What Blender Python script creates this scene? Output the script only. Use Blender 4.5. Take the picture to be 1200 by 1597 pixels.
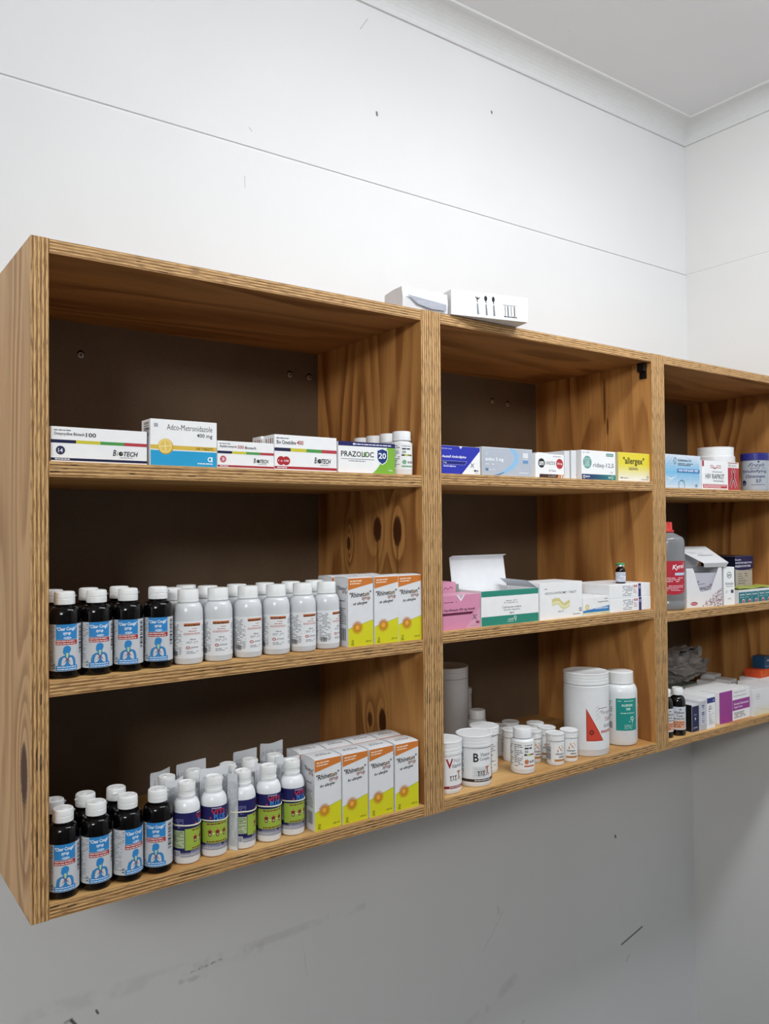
import bpy, bmesh, math, random
from mathutils import Vector, Matrix
random.seed(7)
S = bpy.context.scene
for o in list(bpy.data.objects): bpy.data.objects.remove(o)
COL = S.collection
Z0 = 1.12            # height of the cabinets' underside above the floor
PI = math.pi

# ---------------------------------------------------------------- camera
cd = bpy.data.cameras.new('camera'); cam = bpy.data.objects.new('camera', cd); COL.objects.link(cam)
cd.sensor_fit = 'HORIZONTAL'; cd.sensor_width = 36.0; cd.lens = 36.0*1267.13/1200.0
yaw, pitch, roll = math.radians(35.840), math.radians(0.957), math.radians(-0.424)
fw = Vector((math.sin(yaw)*math.cos(pitch), math.cos(yaw)*math.cos(pitch), math.sin(pitch)))
rt = Vector((math.cos(yaw), -math.sin(yaw), 0)); up = rt.cross(fw)
r2 = rt*math.cos(roll)+up*math.sin(roll); u2 = -rt*math.sin(roll)+up*math.cos(roll)
M = Matrix((r2, u2, -fw)).transposed().to_4x4(); M.translation = Vector((-0.23874, -1.10472, 0.50302+Z0))
cam.matrix_world = M; cd.clip_start = 0.02
S.camera = cam
# ---------------------------------------------------------------- world, lights, exposure
w = bpy.data.worlds.new('world'); S.world = w; w.use_nodes = True
w.node_tree.nodes['Background'].inputs[0].default_value = (0.85, 0.92, 1, 1)
w.node_tree.nodes['Background'].inputs[1].default_value = 0.3
S.view_settings.view_transform = 'Standard'; S.view_settings.look = 'None'
S.view_settings.exposure = 0.05; S.view_settings.gamma = 1
def area(name, loc, target, sx, sy, power, col, spread=PI):
    l = bpy.data.lights.new(name, 'AREA'); l.shape = 'RECTANGLE'; l.size = sx; l.size_y = sy
    l.energy = power; l.color = col; l.spread = spread
    o = bpy.data.objects.new(name, l); COL.objects.link(o); o.location = loc
    o.rotation_euler = (Vector(target)-Vector(loc)).to_track_quat('-Z', 'Y').to_euler(); return o
area('ceiling_lamp_light', (1.0, -0.74, 1.63+Z0), (1.0, -0.30, 0.2+Z0), 1.3, 0.20, 15.8, (0.955, 0.98, 1))
area('ceiling_lamp_glow', (1.0, -0.80, 1.56+Z0), (1.0, -0.80, 3+Z0), 1.3, 0.08, 6.0, (0.955, 0.98, 1))
area('far_lamp_light', (-1.9, -2.5, 1.45+Z0), (0.9, 0.3, 0.2+Z0), 0.9, 0.45, 39, (1, 0.995, 0.965))
area('side_fill_light', (-2.2, -0.6, 0.65+Z0), (0.0, 0.2, 0.5+Z0), 0.9, 1.1, 2.5, (0.93, 0.97, 1))  # added soft fill to brighten the left outer side panel, no window there

# ---------------------------------------------------------------- materials
def s2l(c):
    if isinstance(c, str):
        c = tuple(int(c[i:i+2], 16)/255 for i in (0, 2, 4))
    return tuple((x/12.92 if x <= 0.04045 else ((x+0.055)/1.055)**2.4) for x in c)
class NT:
    def __init__(s, name):
        s.m = bpy.data.materials.new(name); s.m.use_nodes = True; s.t = s.m.node_tree
        s.b = s.t.nodes['Principled BSDF']
    def n(s, ty, **k):
        x = s.t.nodes.new(ty)
        for a, v in k.items(): setattr(x, a, v)
        return x
    def l(s, a, b): s.t.links.new(a, b)
    def put(s, v, sock):
        if hasattr(v, 'is_linked') or hasattr(v, 'links'): s.l(v, sock)
        else: sock.default_value = v
    def math(s, op, a, b=0.0, c=0.0):
        x = s.n('ShaderNodeMath', operation=op)
        for i, v in enumerate((a, b, c)): s.put(v, x.inputs[i])
        return x.outputs[0]
    def mix(s, f, a, b):
        x = s.n('ShaderNodeMix', data_type='RGBA'); s.put(f, x.inputs[0])
        for v, i in ((a, 6), (b, 7)):
            if isinstance(v, tuple): v = (*v[:3], 1)
            s.put(v, x.inputs[i])
        return x.outputs[2]
    def noise(s, vec, scale, detail=2, rough=0.5):
        x = s.n('ShaderNodeTexNoise'); s.l(vec, x.inputs['Vector'])
        x.inputs['Scale'].default_value = scale; x.inputs['Detail'].default_value = detail
        x.inputs['Roughness'].default_value = rough; return x.outputs['Fac']
    def vec(s, x, y, z=0.0):
        c = s.n('ShaderNodeCombineXYZ')
        for i, v in enumerate((x, y, z)): s.put(v, c.inputs[i])
        return c.outputs[0]
    def rng(s, v, a, b, c=0.0, d=1.0, smooth=True):
        x = s.n('ShaderNodeMapRange'); x.interpolation_type = 'SMOOTHSTEP' if smooth else 'LINEAR'
        s.l(v, x.inputs[0])
        for i, q in enumerate((a, b, c, d)): x.inputs[i+1].default_value = q
        return x.outputs[0]
    def bump(s, h, strength=0.3, dist=0.001):
        x = s.n('ShaderNodeBump'); x.inputs['Strength'].default_value = strength; x.inputs['Distance'].default_value = dist
        s.l(h, x.inputs['Height']); s.l(x.outputs[0], s.b.inputs['Normal'])
    def fin(s, col=None, rough=0.5, spec=0.5):
        if col is not None:
            if isinstance(col, tuple): s.b.inputs['Base Color'].default_value = (*col[:3], 1)
            else: s.l(col, s.b.inputs['Base Color'])
        s.put(rough, s.b.inputs['Roughness']); s.b.inputs['Specular IOR Level'].default_value = spec
        return s.m
_mc = {}
def plain(col, rough=0.5, spec=0.5, name='surface', **kw):
    k = (col, rough, spec, tuple(kw.items()))
    if k not in _mc:
        t = NT(name)
        g = t.n('ShaderNodeNewGeometry')
        nz = t.noise(g.outputs['Position'], 60, 2)
        c = s2l(col); a = tuple(x*0.96 for x in c); b = tuple(min(1, x*1.04) for x in c)
        t.fin(t.mix(nz, a, b), rough, spec)
        for kk, v in kw.items(): t.b.inputs[kk.replace('_', ' ')].default_value = v
        _mc[k] = t.m
    return _mc[k]
def ink(col): return plain(col, 0.45, 0.35, 'printed_ink')
CARD = 'f1f2f4'
def card(col=CARD): return plain(col, 0.42, 0.4, 'coated_card')

def wood(name, knots=(), light=(0.64, 0.315, 0.098), dark=(0.29, 0.105, 0.028), seed=0.0, cyc=9.0, dull=0.0):
    t = NT(name); uv = t.n('ShaderNodeUVMap'); sp = t.n('ShaderNodeSeparateXYZ'); t.l(uv.outputs[0], sp.inputs[0])
    u, v = sp.outputs[0], sp.outputs[1]
    base = t.noise(t.vec(t.math('MULTIPLY', u, 1.1), t.math('MULTIPLY', v, 6.5), seed), 1.0, 1.5, 0.45)
    fld = base
    for (ku, kv, ru, rv, amp, kd) in knots:
        du = t.math('MULTIPLY', t.math('SUBTRACT', u, ku), 1/(ru*3.4)); dv = t.math('MULTIPLY', t.math('SUBTRACT', v, kv), 1/(rv*2.2))
        q = t.math('ADD', t.math('MULTIPLY', du, du), t.math('MULTIPLY', dv, dv))
        fld = t.math('ADD', fld, t.math('MULTIPLY', t.math('EXPONENT', t.math('MULTIPLY', q, -1.0)), amp))
    wob = t.noise(t.vec(t.math('MULTIPLY', u, 14), t.math('MULTIPLY', v, 60), seed+3), 1.0, 2)
    ph = t.math('ADD', t.math('MULTIPLY', fld, cyc), t.math('MULTIPLY', wob, 0.12))
    fr = t.math('FRACT', ph)
    ring = t.math('MULTIPLY', t.rng(fr, 0.15, 0.78), t.rng(fr, 1.0, 0.86))
    vary = t.noise(t.vec(t.math('MULTIPLY', u, 2.2), t.math('MULTIPLY', v, 16), seed+9), 1.0, 2)
    ring = t.math('MULTIPLY', ring, t.rng(vary, 0.32, 0.62, 0.30, 1.0))
    col = t.mix(ring, light, dark)
    fib = t.noise(t.vec(t.math('MULTIPLY', u, 9), t.math('MULTIPLY', v, 420), seed), 1.0, 3, 0.6)
    col = t.mix(t.rng(fib, 0.35, 0.75, 0, 0.33), col, tuple(x*0.55 for x in dark))
    big = t.noise(t.vec(t.math('MULTIPLY', u, 3), t.math('MULTIPLY', v, 7), seed+20), 1.0, 3)
    col = t.mix(t.rng(big, 0.35, 0.75, 0, 0.35+dull), col, tuple(x*0.62 for x in light))
    pits = t.noise(t.vec(t.math('MULTIPLY', u, 60), t.math('MULTIPLY', v, 500), seed+30), 1.0, 1)
    col = t.mix(t.rng(pits, 0.76, 0.82, 0, 0.7), col, (0.06, 0.03, 0.012))
    for (ku, kv, ru, rv, amp, kd) in knots:
        if kd <= 0: continue
        du = t.math('MULTIPLY', t.math('SUBTRACT', u, ku), 1/ru); dv = t.math('MULTIPLY', t.math('SUBTRACT', v, kv), 1/rv)
        q = t.math('SQRT', t.math('ADD', t.math('MULTIPLY', du, du), t.math('MULTIPLY', dv, dv)))
        q = t.math('ADD', q, t.math('MULTIPLY', t.math('SUBTRACT', t.noise(t.vec(t.math('MULTIPLY', u, 300), t.math('MULTIPLY', v, 300), seed), 1.0, 2), 0.5), 0.5))
        col = t.mix(t.math('MULTIPLY', t.rng(q, 1.25, 0.8), kd), col, (0.075, 0.022, 0.008))
        col = t.mix(t.math('MULTIPLY', t.rng(t.math('ABSOLUTE', t.math('SUBTRACT', q, 1.02)), 0.22, 0.02), 0.6*kd), col, (0.02, 0.008, 0.004))
        # resin streak running down from the knot
        below = t.math('MULTIPLY', t.rng(t.math('SUBTRACT', ku, u), ru*0.5, ru*1.2), t.rng(t.math('SUBTRACT', ku, u), ru*5, ru*3))
        streak = t.math('MULTIPLY', below, t.rng(t.math('ABSOLUTE', t.math('SUBTRACT', v, kv)), rv*0.38, rv*0.12))
        col = t.mix(t.math('MULTIPLY', streak, 0.6*kd), col, (0.13, 0.04, 0.012))
    t.bump(t.math('ADD', fib, ring), 0.25, 0.0004)
    return t.fin(col, t.rng(fib, 0.2, 0.8, 0.46, 0.6), 0.25)

def plyedge():
    t = NT('plywood_edge'); uv = t.n('ShaderNodeUVMap'); sp = t.n('ShaderNodeSeparateXYZ'); t.l(uv.outputs[0], sp.inputs[0])
    u, v = sp.outputs[0], sp.outputs[1]
    wv = t.math('MULTIPLY', t.math('SUBTRACT', t.noise(t.vec(t.math('MULTIPLY', u, 26), t.math('MULTIPLY', v, 50)), 1.0, 3), 0.5), 0.0011)
    vv = t.math('MULTIPLY', t.math('ADD', v, wv), 1/0.0205)         # 0..1 across the board
    k = t.math('MULTIPLY', vv, 4.5)
    fr = t.math('PINGPONG', k, 0.5)
    band = t.rng(fr, 0.22, 0.40)
    cl, cdk = (0.70, 0.435, 0.190), (0.20, 0.092, 0.030)
    fib = t.noise(t.vec(t.math('MULTIPLY', u, 48), t.math('MULTIPLY', v, 1100)), 1.0, 3)
    fib2 = t.noise(t.vec(t.math('MULTIPLY', u, 16), t.math('MULTIPLY', v, 330), 5.0), 1.0, 3)
    col = t.mix(t.math('MULTIPLY', band, t.rng(fib2, 0.32, 0.6, 0.45, 1.0)), cl, cdk)
    col = t.mix(t.rng(fib, 0.47, 0.63, 0, 0.72), col, (0.13, 0.060, 0.022))
    # glue lines
    gl = t.rng(t.math('ABSOLUTE', t.math('SUBTRACT', fr, 0.25)), 0.05, 0.01)
    col = t.mix(t.math('MULTIPLY', gl, 0.75), col, (0.085, 0.036, 0.014))
    # voids
    vd = t.noise(t.vec(t.math('MULTIPLY', u, 15), t.math('MULTIPLY', t.math('FLOOR', k), 5.3), 11.0), 1.0, 2)
    vd = t.math('MULTIPLY', t.rng(vd, 0.63, 0.66), t.rng(t.math('ABSOLUTE', t.math('SUBTRACT', t.math('FRACT', k), 0.5)), 0.22, 0.12))
    col = t.mix(t.math('MULTIPLY', vd, 0.9), col, (0.012, 0.007, 0.005))
    t.bump(t.math('SUBTRACT', fib, vd), 0.5, 0.0006)
    return t.fin(col, 0.6, 0.3)
EDGE = plyedge()

def hardboard():
    t = NT('brown_hardboard'); g = t.n('ShaderNodeNewGeometry'); P = g.outputs['Position']
    a = t.noise(P, 420, 3, 0.7); b = t.noise(P, 9, 3)
    c = t.mix(a, (0.120, 0.082, 0.053), (0.205, 0.143, 0.093)); c = t.mix(t.rng(b, 0.4, 0.7, 0, 0.3), c, (0.10, 0.068, 0.043))
    t.bump(a, 0.15, 0.0005); return t.fin(c, 0.55, 0.35)
HARD = hardboard()

def paint(name, col, marks=(), smears=(), axis='X'):
    t = NT(name); g = t.n('ShaderNodeNewGeometry'); P = g.outputs['Position']
    sp = t.n('ShaderNodeSeparateXYZ'); t.l(P, sp.inputs[0]); X, Y, Z = sp.outputs
    a = t.noise(P, 2.2, 3); c = t.mix(t.rng(a, 0.3, 0.7), tuple(x*0.965 for x in col), col)
    speck = t.noise(P, 34, 2); c = t.mix(t.rng(speck, 0.80, 0.83, 0, 0.6), c, (0.2, 0.19, 0.18))
    nz = t.noise(P, 55, 3, 0.7); nz2 = t.noise(P, 12, 3, 0.7)
    for (x0, z0, x1, z1, wd, st, rgh) in marks:      # wear and scratches with a shape of their own
        dx, dz = x1-x0, z1-z0; L2 = dx*dx+dz*dz
        px = t.math('SUBTRACT', X, x0); pz = t.math('SUBTRACT', Z, z0+Z0)
        tt = t.math('DIVIDE', t.math('ADD', t.math('MULTIPLY', px, dx), t.math('MULTIPLY', pz, dz)), L2)
        cl = t.n('ShaderNodeClamp'); t.l(tt, cl.inputs[0]); tc = cl.outputs[0]
        ex = t.math('SUBTRACT', px, t.math('MULTIPLY', tc, dx)); ez = t.math('SUBTRACT', pz, t.math('MULTIPLY', tc, dz))
        d = t.math('SQRT', t.math('ADD', t.math('MULTIPLY', ex, ex), t.math('MULTIPLY', ez, ez)))
        f = t.rng(d, wd, wd*0.25)
        if rgh: f = t.math('MULTIPLY', f, t.rng(nz if rgh == 1 else nz2, 0.42, 0.62))
        c = t.mix(t.math('MULTIPLY', f, st), c, (0.07, 0.065, 0.06))
    fine = t.noise(P, 160, 3, 0.6); mid = t.noise(P, 18, 3, 0.6)
    t.bump(t.math('ADD', t.math('MULTIPLY', fine, 0.3), mid), 0.22, 0.002)
    return t.fin(c, 0.62, 0.3)
WALL = paint('white_wall_paint', (0.80, 0.815, 0.83), marks=[
    (1.616, -0.662, 1.707, -0.640, 0.004, 0.85, 0), (1.635, -0.715, 1.65, -0.70, 0.002, 0.4, 0),
    (0.345, -0.331, 0.43, -0.325, 0.0035, 0.55, 1), (0.34, -0.342, 0.39, -0.346, 0.007, 0.2, 1),
    (0.03, -0.31, 0.50, -0.328, 0.020, 0.10, 2), (0.36, -0.322, 0.75, -0.316, 0.012, 0.13, 2),
    (0.145, -0.342, 0.152, -0.352, 0.004, 0.9, 0), (0.187, -0.340, 0.190, -0.346, 0.003, 0.9, 0),
    (0.08, -0.352, 0.145, -0.342, 0.006, 0.5, 1),
    (0.60, -0.335, 0.612, -0.42, 0.0009, 0.3, 1),
    (1.594, -0.358, 1.596, -0.362, 0.005, 0.9, 0), (0.479, 1.200, 0.480, 1.178, 0.0012, 0.35, 0),
    (0.803, 1.423, 0.804, 1.417, 0.004, 0.9, 0), (1.153, 1.528, 1.154, 1.525, 0.004, 0.9, 0),
    (0.76, 1.595, 0.78, 1.625, 0.0012, 0.45, 0), (1.10, -0.52, 1.17, -0.44, 0.0012, 0.22, 0),
    (1.0, -0.7, 1.2, -0.62, 0.02, 0.12, 2), (0.95, -0.75, 1.0, -0.70, 0.014, 0.15, 2),
    (1.232, -0.735, 1.240, -0.76, 0.006, 0.9, 1), (1.15, -0.43, 1.152, -0.445, 0.005, 0.15, 0),
    (0.49, 1.30, 0.495, 1.295, 0.002, 0.3, 0)])
WALLR = paint('white_side_wall_paint', (0.79, 0.80, 0.80))
CEIL = paint('ceiling_paint', (0.84, 0.855, 0.88))
FLOORM = paint('floor_screed', (0.22, 0.20, 0.185))
WALLF = paint('far_wall_paint', (0.38, 0.38, 0.38))

# ---------------------------------------------------------------- mesh helpers
def tag(o, label=None, cat=None, group=None, kind=None):
    if label: o['label'] = label
    if cat: o['category'] = cat
    if group: o['group'] = group
    if kind: o['kind'] = kind
    return o
def thing(name, label, cat, loc, rotz=0.0, group=None):
    o = bpy.data.objects.new(name, None); COL.objects.link(o); o.empty_display_size = 0.02
    o.location = (loc[0], loc[1], loc[2]+Z0); o.rotation_euler = (0, 0, rotz)
    return tag(o, label, cat, group)
class MB:
    """collects faces with materials into one mesh"""
    def __init__(s): s.v = []; s.f = []; s.m = []; s.uv = []; s.sm = []; s.mats = []
    def mi(s, m):
        if m not in s.mats: s.mats.append(m)
        return s.mats.index(m)
    def face(s, pts, m, uv=None, smooth=False):
        i = len(s.v); s.v += [tuple(p) for p in pts]; s.f.append(tuple(range(i, i+len(pts)))); s.m.append(s.mi(m))
        s.uv.append(uv or [(0, 0)]*len(pts)); s.sm.append(smooth)
    def grid(s, P, m, closed_u=False, smooth=True):
        i = len(s.v); nu = len(P); nv = len(P[0]); k = s.mi(m)
        for row in P: s.v += [tuple(p) for p in row]
        for a in range(nu if closed_u else nu-1):
            b = (a+1) % nu
            for c in range(nv-1):
                s.f.append((i+a*nv+c, i+b*nv+c, i+b*nv+c+1, i+a*nv+c+1)); s.m.append(k); s.uv.append([(0, 0)]*4); s.sm.append(smooth)
    def lathe(s, prof, m, n=40, c=(0, 0, 0), sx=1.0, flute=0, smooth=True):
        """prof: (r,z) from bottom to top; caps where r=0"""
        P = []
        for a in range(n):
            t = 2*PI*a/n; fl = (1-flute*(a % 2))
            P.append([(c[0]+r*fl*math.cos(t)*sx, c[1]+r*fl*math.sin(t), c[2]+z) for r, z in prof])
        s.grid(P, m, True, smooth)
    def box(s, x0, y0, z0, x1, y1, z1, m, mats=None, uvmode=None):
        c = [(x0, y0, z0), (x1, y0, z0), (x1, y1, z0), (x0, y1, z0), (x0, y0, z1), (x1, y0, z1), (x1, y1, z1), (x0, y1, z1)]
        F = dict(bottom=(0, 3, 2, 1), top=(4, 5, 6, 7), front=(0, 1, 5, 4), right=(1, 2, 6, 5), back=(2, 3, 7, 6), left=(3, 0, 4, 7))
        for k, q in F.items():
            mm = (mats or {}).get(k, m); pts = [c[j] for j in q]
            s.face(pts, mm, [uvmode(k, p) for p in pts] if uvmode else None)
    def build(s, name, parent=None, weld=True, bevel=0.0):
        me = bpy.data.meshes.new(name)
        me.from_pydata(s.v, [], s.f)
        for m in s.mats: me.materials.append(m)
        uvl = me.uv_layers.new(name='UVMap'); k = 0
        for p, mi, u, sm in zip(me.polygons, s.m, s.uv, s.sm):
            p.material_index = mi; p.use_smooth = sm
            for q in u: uvl.data[k].uv = q; k += 1
        if weld or bevel:
            bm = bmesh.new(); bm.from_mesh(me)
            if weld: bmesh.ops.remove_doubles(bm, verts=bm.verts, dist=2e-6)
            if bevel:
                ed = [e for e in bm.edges if len(e.link_faces) == 2 and e.calc_face_angle(0) > 1.0]
                bmesh.ops.bevel(bm, geom=ed, offset=bevel, segments=2, affect='EDGES', profile=0.6)
            bm.to_mesh(me); bm.free()
        if any(s.sm): 
            try: me.set_sharp_from_angle(angle=math.radians(38))
            except Exception: pass
        me.update()
        o = bpy.data.objects.new(name, me); COL.objects.link(o)
        if parent: o.parent = parent
        return o
def place(o, x, y, z, rz=0): o.location = (x, y, z+Z0); o.rotation_euler = (0, 0, rz); return o
def copy_tree(o, parent=None):
    c = o.copy(); COL.objects.link(c); c.parent = parent
    for ch in list(o.children): copy_tree(ch, c)
    return c
def dup(o, loc, rotz=0.0, label=None, group=None, name=None):
    c = copy_tree(o); c.location = (loc[0], loc[1], loc[2]+Z0); c.rotation_euler = (0, 0, rotz)
    if label: c['label'] = label
    if group: c['group'] = group
    return c

# text glyph cache
_tc = {}
def glyphs(s, bold, shear):
    k = (s, bold, shear)
    if k in _tc: return _tc[k]
    cu = bpy.data.curves.new('lettering', 'FONT'); cu.body = s; cu.size = 1; cu.offset = bold*0.022; cu.shear = shear; cu.resolution_u = 2
    ob = bpy.data.objects.new('lettering', cu); COL.objects.link(ob)
    dg = bpy.context.evaluated_depsgraph_get(); me = bpy.data.meshes.new_from_object(ob.evaluated_get(dg))
    v = [(a.co.x, a.co.y) for a in me.vertices]; f = [tuple(p.vertices) for p in me.polygons]
    bpy.data.objects.remove(ob); bpy.data.curves.remove(cu); bpy.data.meshes.remove(me)
    if v:
        x0 = min(a[0] for a in v); x1 = max(a[0] for a in v); y0 = min(a[1] for a in v); y1 = max(a[1] for a in v)
        v = [((a-x0)/(x1-x0+1e-9), (b-y0)/(y1-y0+1e-9)) for a, b in v]
    _tc[k] = (v, f); return _tc[k]
class Art:
    """printing in millimetres on a w x h panel"""
    def __init__(s, w, h): s.w = w; s.h = h; s.L = []; s.n = 0
    def add(s, v, f, col):
        s.n += 1; s.L.append((v, f, col, s.n)); return s
    def poly(s, pts, col): return s.add(pts, [tuple(range(len(pts)))], col)
    def rect(s, x0, y0, x1, y1, col): return s.poly([(x0, y0), (x1, y0), (x1, y1), (x0, y1)], col)
    def disc(s, x, y, r, col, ry=None, n=28): return s.poly([(x+r*math.cos(2*PI*i/n), y+(ry or r)*math.sin(2*PI*i/n)) for i in range(n)], col)
    def ring(s, x, y, r, wd, col, ry=None, n=28):
        ry = ry or r; v = []
        for i in range(n):
            a = 2*PI*i/n; v += [(x+r*math.cos(a), y+ry*math.sin(a)), (x+(r-wd)*math.cos(a), y+(ry-wd)*math.sin(a))]
        return s.add(v, [(2*i, (2*i+2) % (2*n), (2*i+3) % (2*n), 2*i+1) for i in range(n)], col)
    def stroke(s, pts, wd, col):
        v = []; n = len(pts)
        for i, p in enumerate(pts):
            a = pts[max(0, i-1)]; b = pts[min(n-1, i+1)]; dx, dy = b[0]-a[0], b[1]-a[1]; L = math.hypot(dx, dy) or 1
            ww = wd[i] if isinstance(wd, (list, tuple)) else wd
            v += [(p[0]-dy/L*ww/2, p[1]+dx/L*ww/2), (p[0]+dy/L*ww/2, p[1]-dx/L*ww/2)]
        return s.add(v, [(2*i, 2*i+1, 2*i+3, 2*i+2) for i in range(n-1)], col)
    def text(s, t, x0, y0, x1, y1, col, bold=0, shear=0, slope=0):
        v, f = glyphs(t, bold, shear)
        return s.add([(x0+a*(x1-x0), y0+b*(y1-y0)+slope*a*(x1-x0)) for a, b in v], f, col)
    def lines(s, x0, y0, x1, y1, n, col, seed=1, fill=0.9, th=0.42, slope=0):
        """rows of print too small to read in the photograph: word-length dashes"""
        r = random.Random(seed); v = []; f = []; p = (y1-y0)/n
        for i in range(n):
            yy = y1-(i+0.5)*p; x = x0; xe = x0+(x1-x0)*(1 if r.random() < 0.5 else r.uniform(0.6, 1))
            while x < xe:
                L = r.uniform(1.2, 3.6)*max(p, 0.7)*0.7; L = min(L, xe-x)
                if r.random() < fill and L > 0.15:
                    k = len(v); t = p*th/2; a = slope*(x-x0); b = slope*(x+L-x0)
                    v += [(x, yy-t+a), (x+L, yy-t+b), (x+L, yy+t+b), (x, yy+t+a)]; f.append((k, k+1, k+2, k+3))
                x += L+p*0.3
        return s.add(v, f, col) if v else s
    def bars(s, x0, y0, x1, y1, col, seed=3, horiz=False):
        r = random.Random(seed); v = []; f = []; a0, a1 = (y0, y1) if horiz else (x0, x1); x = a0
        u = (a1-a0)/34
        while x < a1:
            wd = r.choice((1, 1, 2, 3))*u*0.8; k = len(v)
            if horiz: v += [(x0, x), (x1, x), (x1, x+wd), (x0, x+wd)]
            else: v += [(x, y0), (x+wd, y0), (x+wd, y1), (x, y1)]
            f.append((k, k+1, k+2, k+3)); x += wd+r.choice((1, 1, 2))*u
        return s.add(v, f, col)
    def turned(s, side='left'):
        """same printing rotated a quarter turn (reads upwards)"""
        b = Art(s.h, s.w); b.n = s.n
        b.L = [([(s.h-y, x) for x, y in v], f, c, n) for v, f, c, n in s.L] if side == 'right' else [([(y, s.w-x) for x, y in v], f, c, n) for v, f, c, n in s.L]
        return b
EPS = 0.000016
def art_flat(mb, art, org, ux, uy, nn, e0=0.00005, zig=None):
    org, ux, uy, nn = Vector(org), Vector(ux), Vector(uy), Vector(nn)
    for v, f, col, lv in art.L:
        m = ink(col)
        for q in f:
            pts = [org+ux*(v[i][0]*.001)+uy*(v[i][1]*.001)+nn*(e0+lv*EPS) for i in q]
            if len(pts) >= 3:
                a = sum(((v[q[i]][0]*v[q[(i+1) % len(q)]][1])-(v[q[(i+1) % len(q)]][0]*v[q[i]][1])) for i in range(len(q)))
                if a < 0: pts.reverse()
                mb.face(pts, m)
def art_round(mb, art, r, z0, ang0=0.0, base=None, zb=None, e0=0.00012, step=2.0):
    """wrap the art round a cylinder: x runs to the right seen from outside, centred on -Y turned by ang0"""
    layers = list(art.L)
    if base: layers = [([(0, 0), (art.w, 0), (art.w, art.h), (0, art.h)], [(0, 1, 2, 3)], base, 0)]+layers
    for v, f, col, lv in layers:
        bm = bmesh.new(); vs = [bm.verts.new((a, b, 0)) for a, b in v]
        for q in f:
            try: bm.faces.new([vs[i] for i in q])
            except Exception: pass
        x0 = min(a for a, b in v); x1 = max(a for a, b in v)
        if x1-x0 > step*1.2:
            k = math.floor(x0/step)+1
            while k*step < x1-1e-6:
                bmesh.ops.bisect_plane(bm, geom=bm.verts[:]+bm.edges[:]+bm.faces[:], plane_co=(k*step, 0, 0), plane_no=(1, 0, 0)); k += 1
        m = ink(col); R = r+e0+lv*EPS
        for fc in bm.faces:
            pts = []
            fv = [l.vert.co for l in fc.loops]
            a = sum(fv[i].x*fv[(i+1) % len(fv)].y-fv[(i+1) % len(fv)].x*fv[i].y for i in range(len(fv)))
            if a < 0: fv = fv[::-1]
            for c in fv:
                t = (c.x-art.w/2)*.001/r+ang0
                pts.append((R*math.sin(t), -R*math.cos(t), z0+c.y*.001))
            mb.face(pts, m, smooth=False)
        bm.free()

# ---------------------------------------------------------------- the room
def struct(mb, name, bevel=0): o = mb.build(name, None, bevel=bevel); o['kind'] = 'structure'; o.location.z = Z0; return o
WX = 1.961; WY = 0.356; FX = -2.3; FY = -3.0; ZC = 1.705; ZG = 1.261; ZCV = 1.655
def wallmesh(prof, a, b, axis, m):
    """prof: (offset, z) list; offset out of the wall"""
    mb = MB()
    for (o0, z0), (o1, z1) in zip(prof[:-1], prof[1:]):
        if axis == 'X': mb.face([(a, WY-o0, z0), (b, WY-o0, z0), (b, WY-o1, z1), (a, WY-o1, z1)], m)
        else: mb.face([(WX-o0, b, z0), (WX-o0, a, z0), (WX-o1, a, z1), (WX-o1, b, z1)], m)
    return mb
prof = [(0, -Z0), (0, ZG-0.0035), (-0.0035, ZG-0.0020), (-0.0035, ZG+0.0012), (0.0, ZG+0.0022), (0, ZC)]
struct(wallmesh(prof, FX, WX+0.01, 'X', WALL), 'wall_back')
prof2 = [(0, -Z0), (0, ZG-0.002), (-0.0012, ZG-0.001), (-0.0012, ZG+0.001), (0.0, ZG+0.002), (0, ZC)]
struct(wallmesh(prof2, FY, WY+0.01, 'Y', WALLR), 'wall_right')
mb = MB(); mb.face([(FX, FY, -Z0), (FX, WY, -Z0), (FX, WY, ZC), (FX, FY, ZC)], WALLF); struct(mb, 'wall_left')
mb = MB(); mb.face([(FX, FY, -Z0), (WX, FY, -Z0), (WX, FY, ZC), (FX, FY, ZC)], WALLF); struct(mb, 'wall_front')
mb = MB(); mb.box(FX, FY, -Z0-0.05, WX+.01, WY+.01, -Z0, FLOORM); struct(mb, 'floor')
mb = MB(); mb.box(FX, FY, ZC, WX+.01, WY+.01, ZC+0.05, CEIL); struct(mb, 'ceiling')
# coved cornice: a concave curve between a short lip on the wall and one on the ceiling
def cove_prof():
    P = [(0.0, ZCV), (0.006, ZCV), (0.007, ZCV+0.003)]
    for i in range(1, 9):
        t = i/8*PI/2; P.append((0.007+0.053*(1-math.cos(t))*1.0, ZCV+0.003+0.042*math.sin(t)))
    P += [(0.066, ZC-0.004), (0.068, ZC)]
    return P
COVE = plain('dfe2e4', 0.6, 0.3, 'cornice_paint')
cp = cove_prof(); mb = MB()
for (o0, z0), (o1, z1) in zip(cp[:-1], cp[1:]): mb.face([(FX, WY-o0, z0), (WX-o0, WY-o0, z0), (WX-o1, WY-o1, z1), (FX, WY-o1, z1)], COVE)
struct(mb, 'trim_1')
mb = MB()
for (o0, z0), (o1, z1) in zip(cp[:-1], cp[1:]): mb.face([(WX-o0, WY-o0, z0), (WX-o0, FY, z0), (WX-o1, FY, z1), (WX-o1, WY-o1, z1)], COVE)
struct(mb, 'trim_2')

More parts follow.
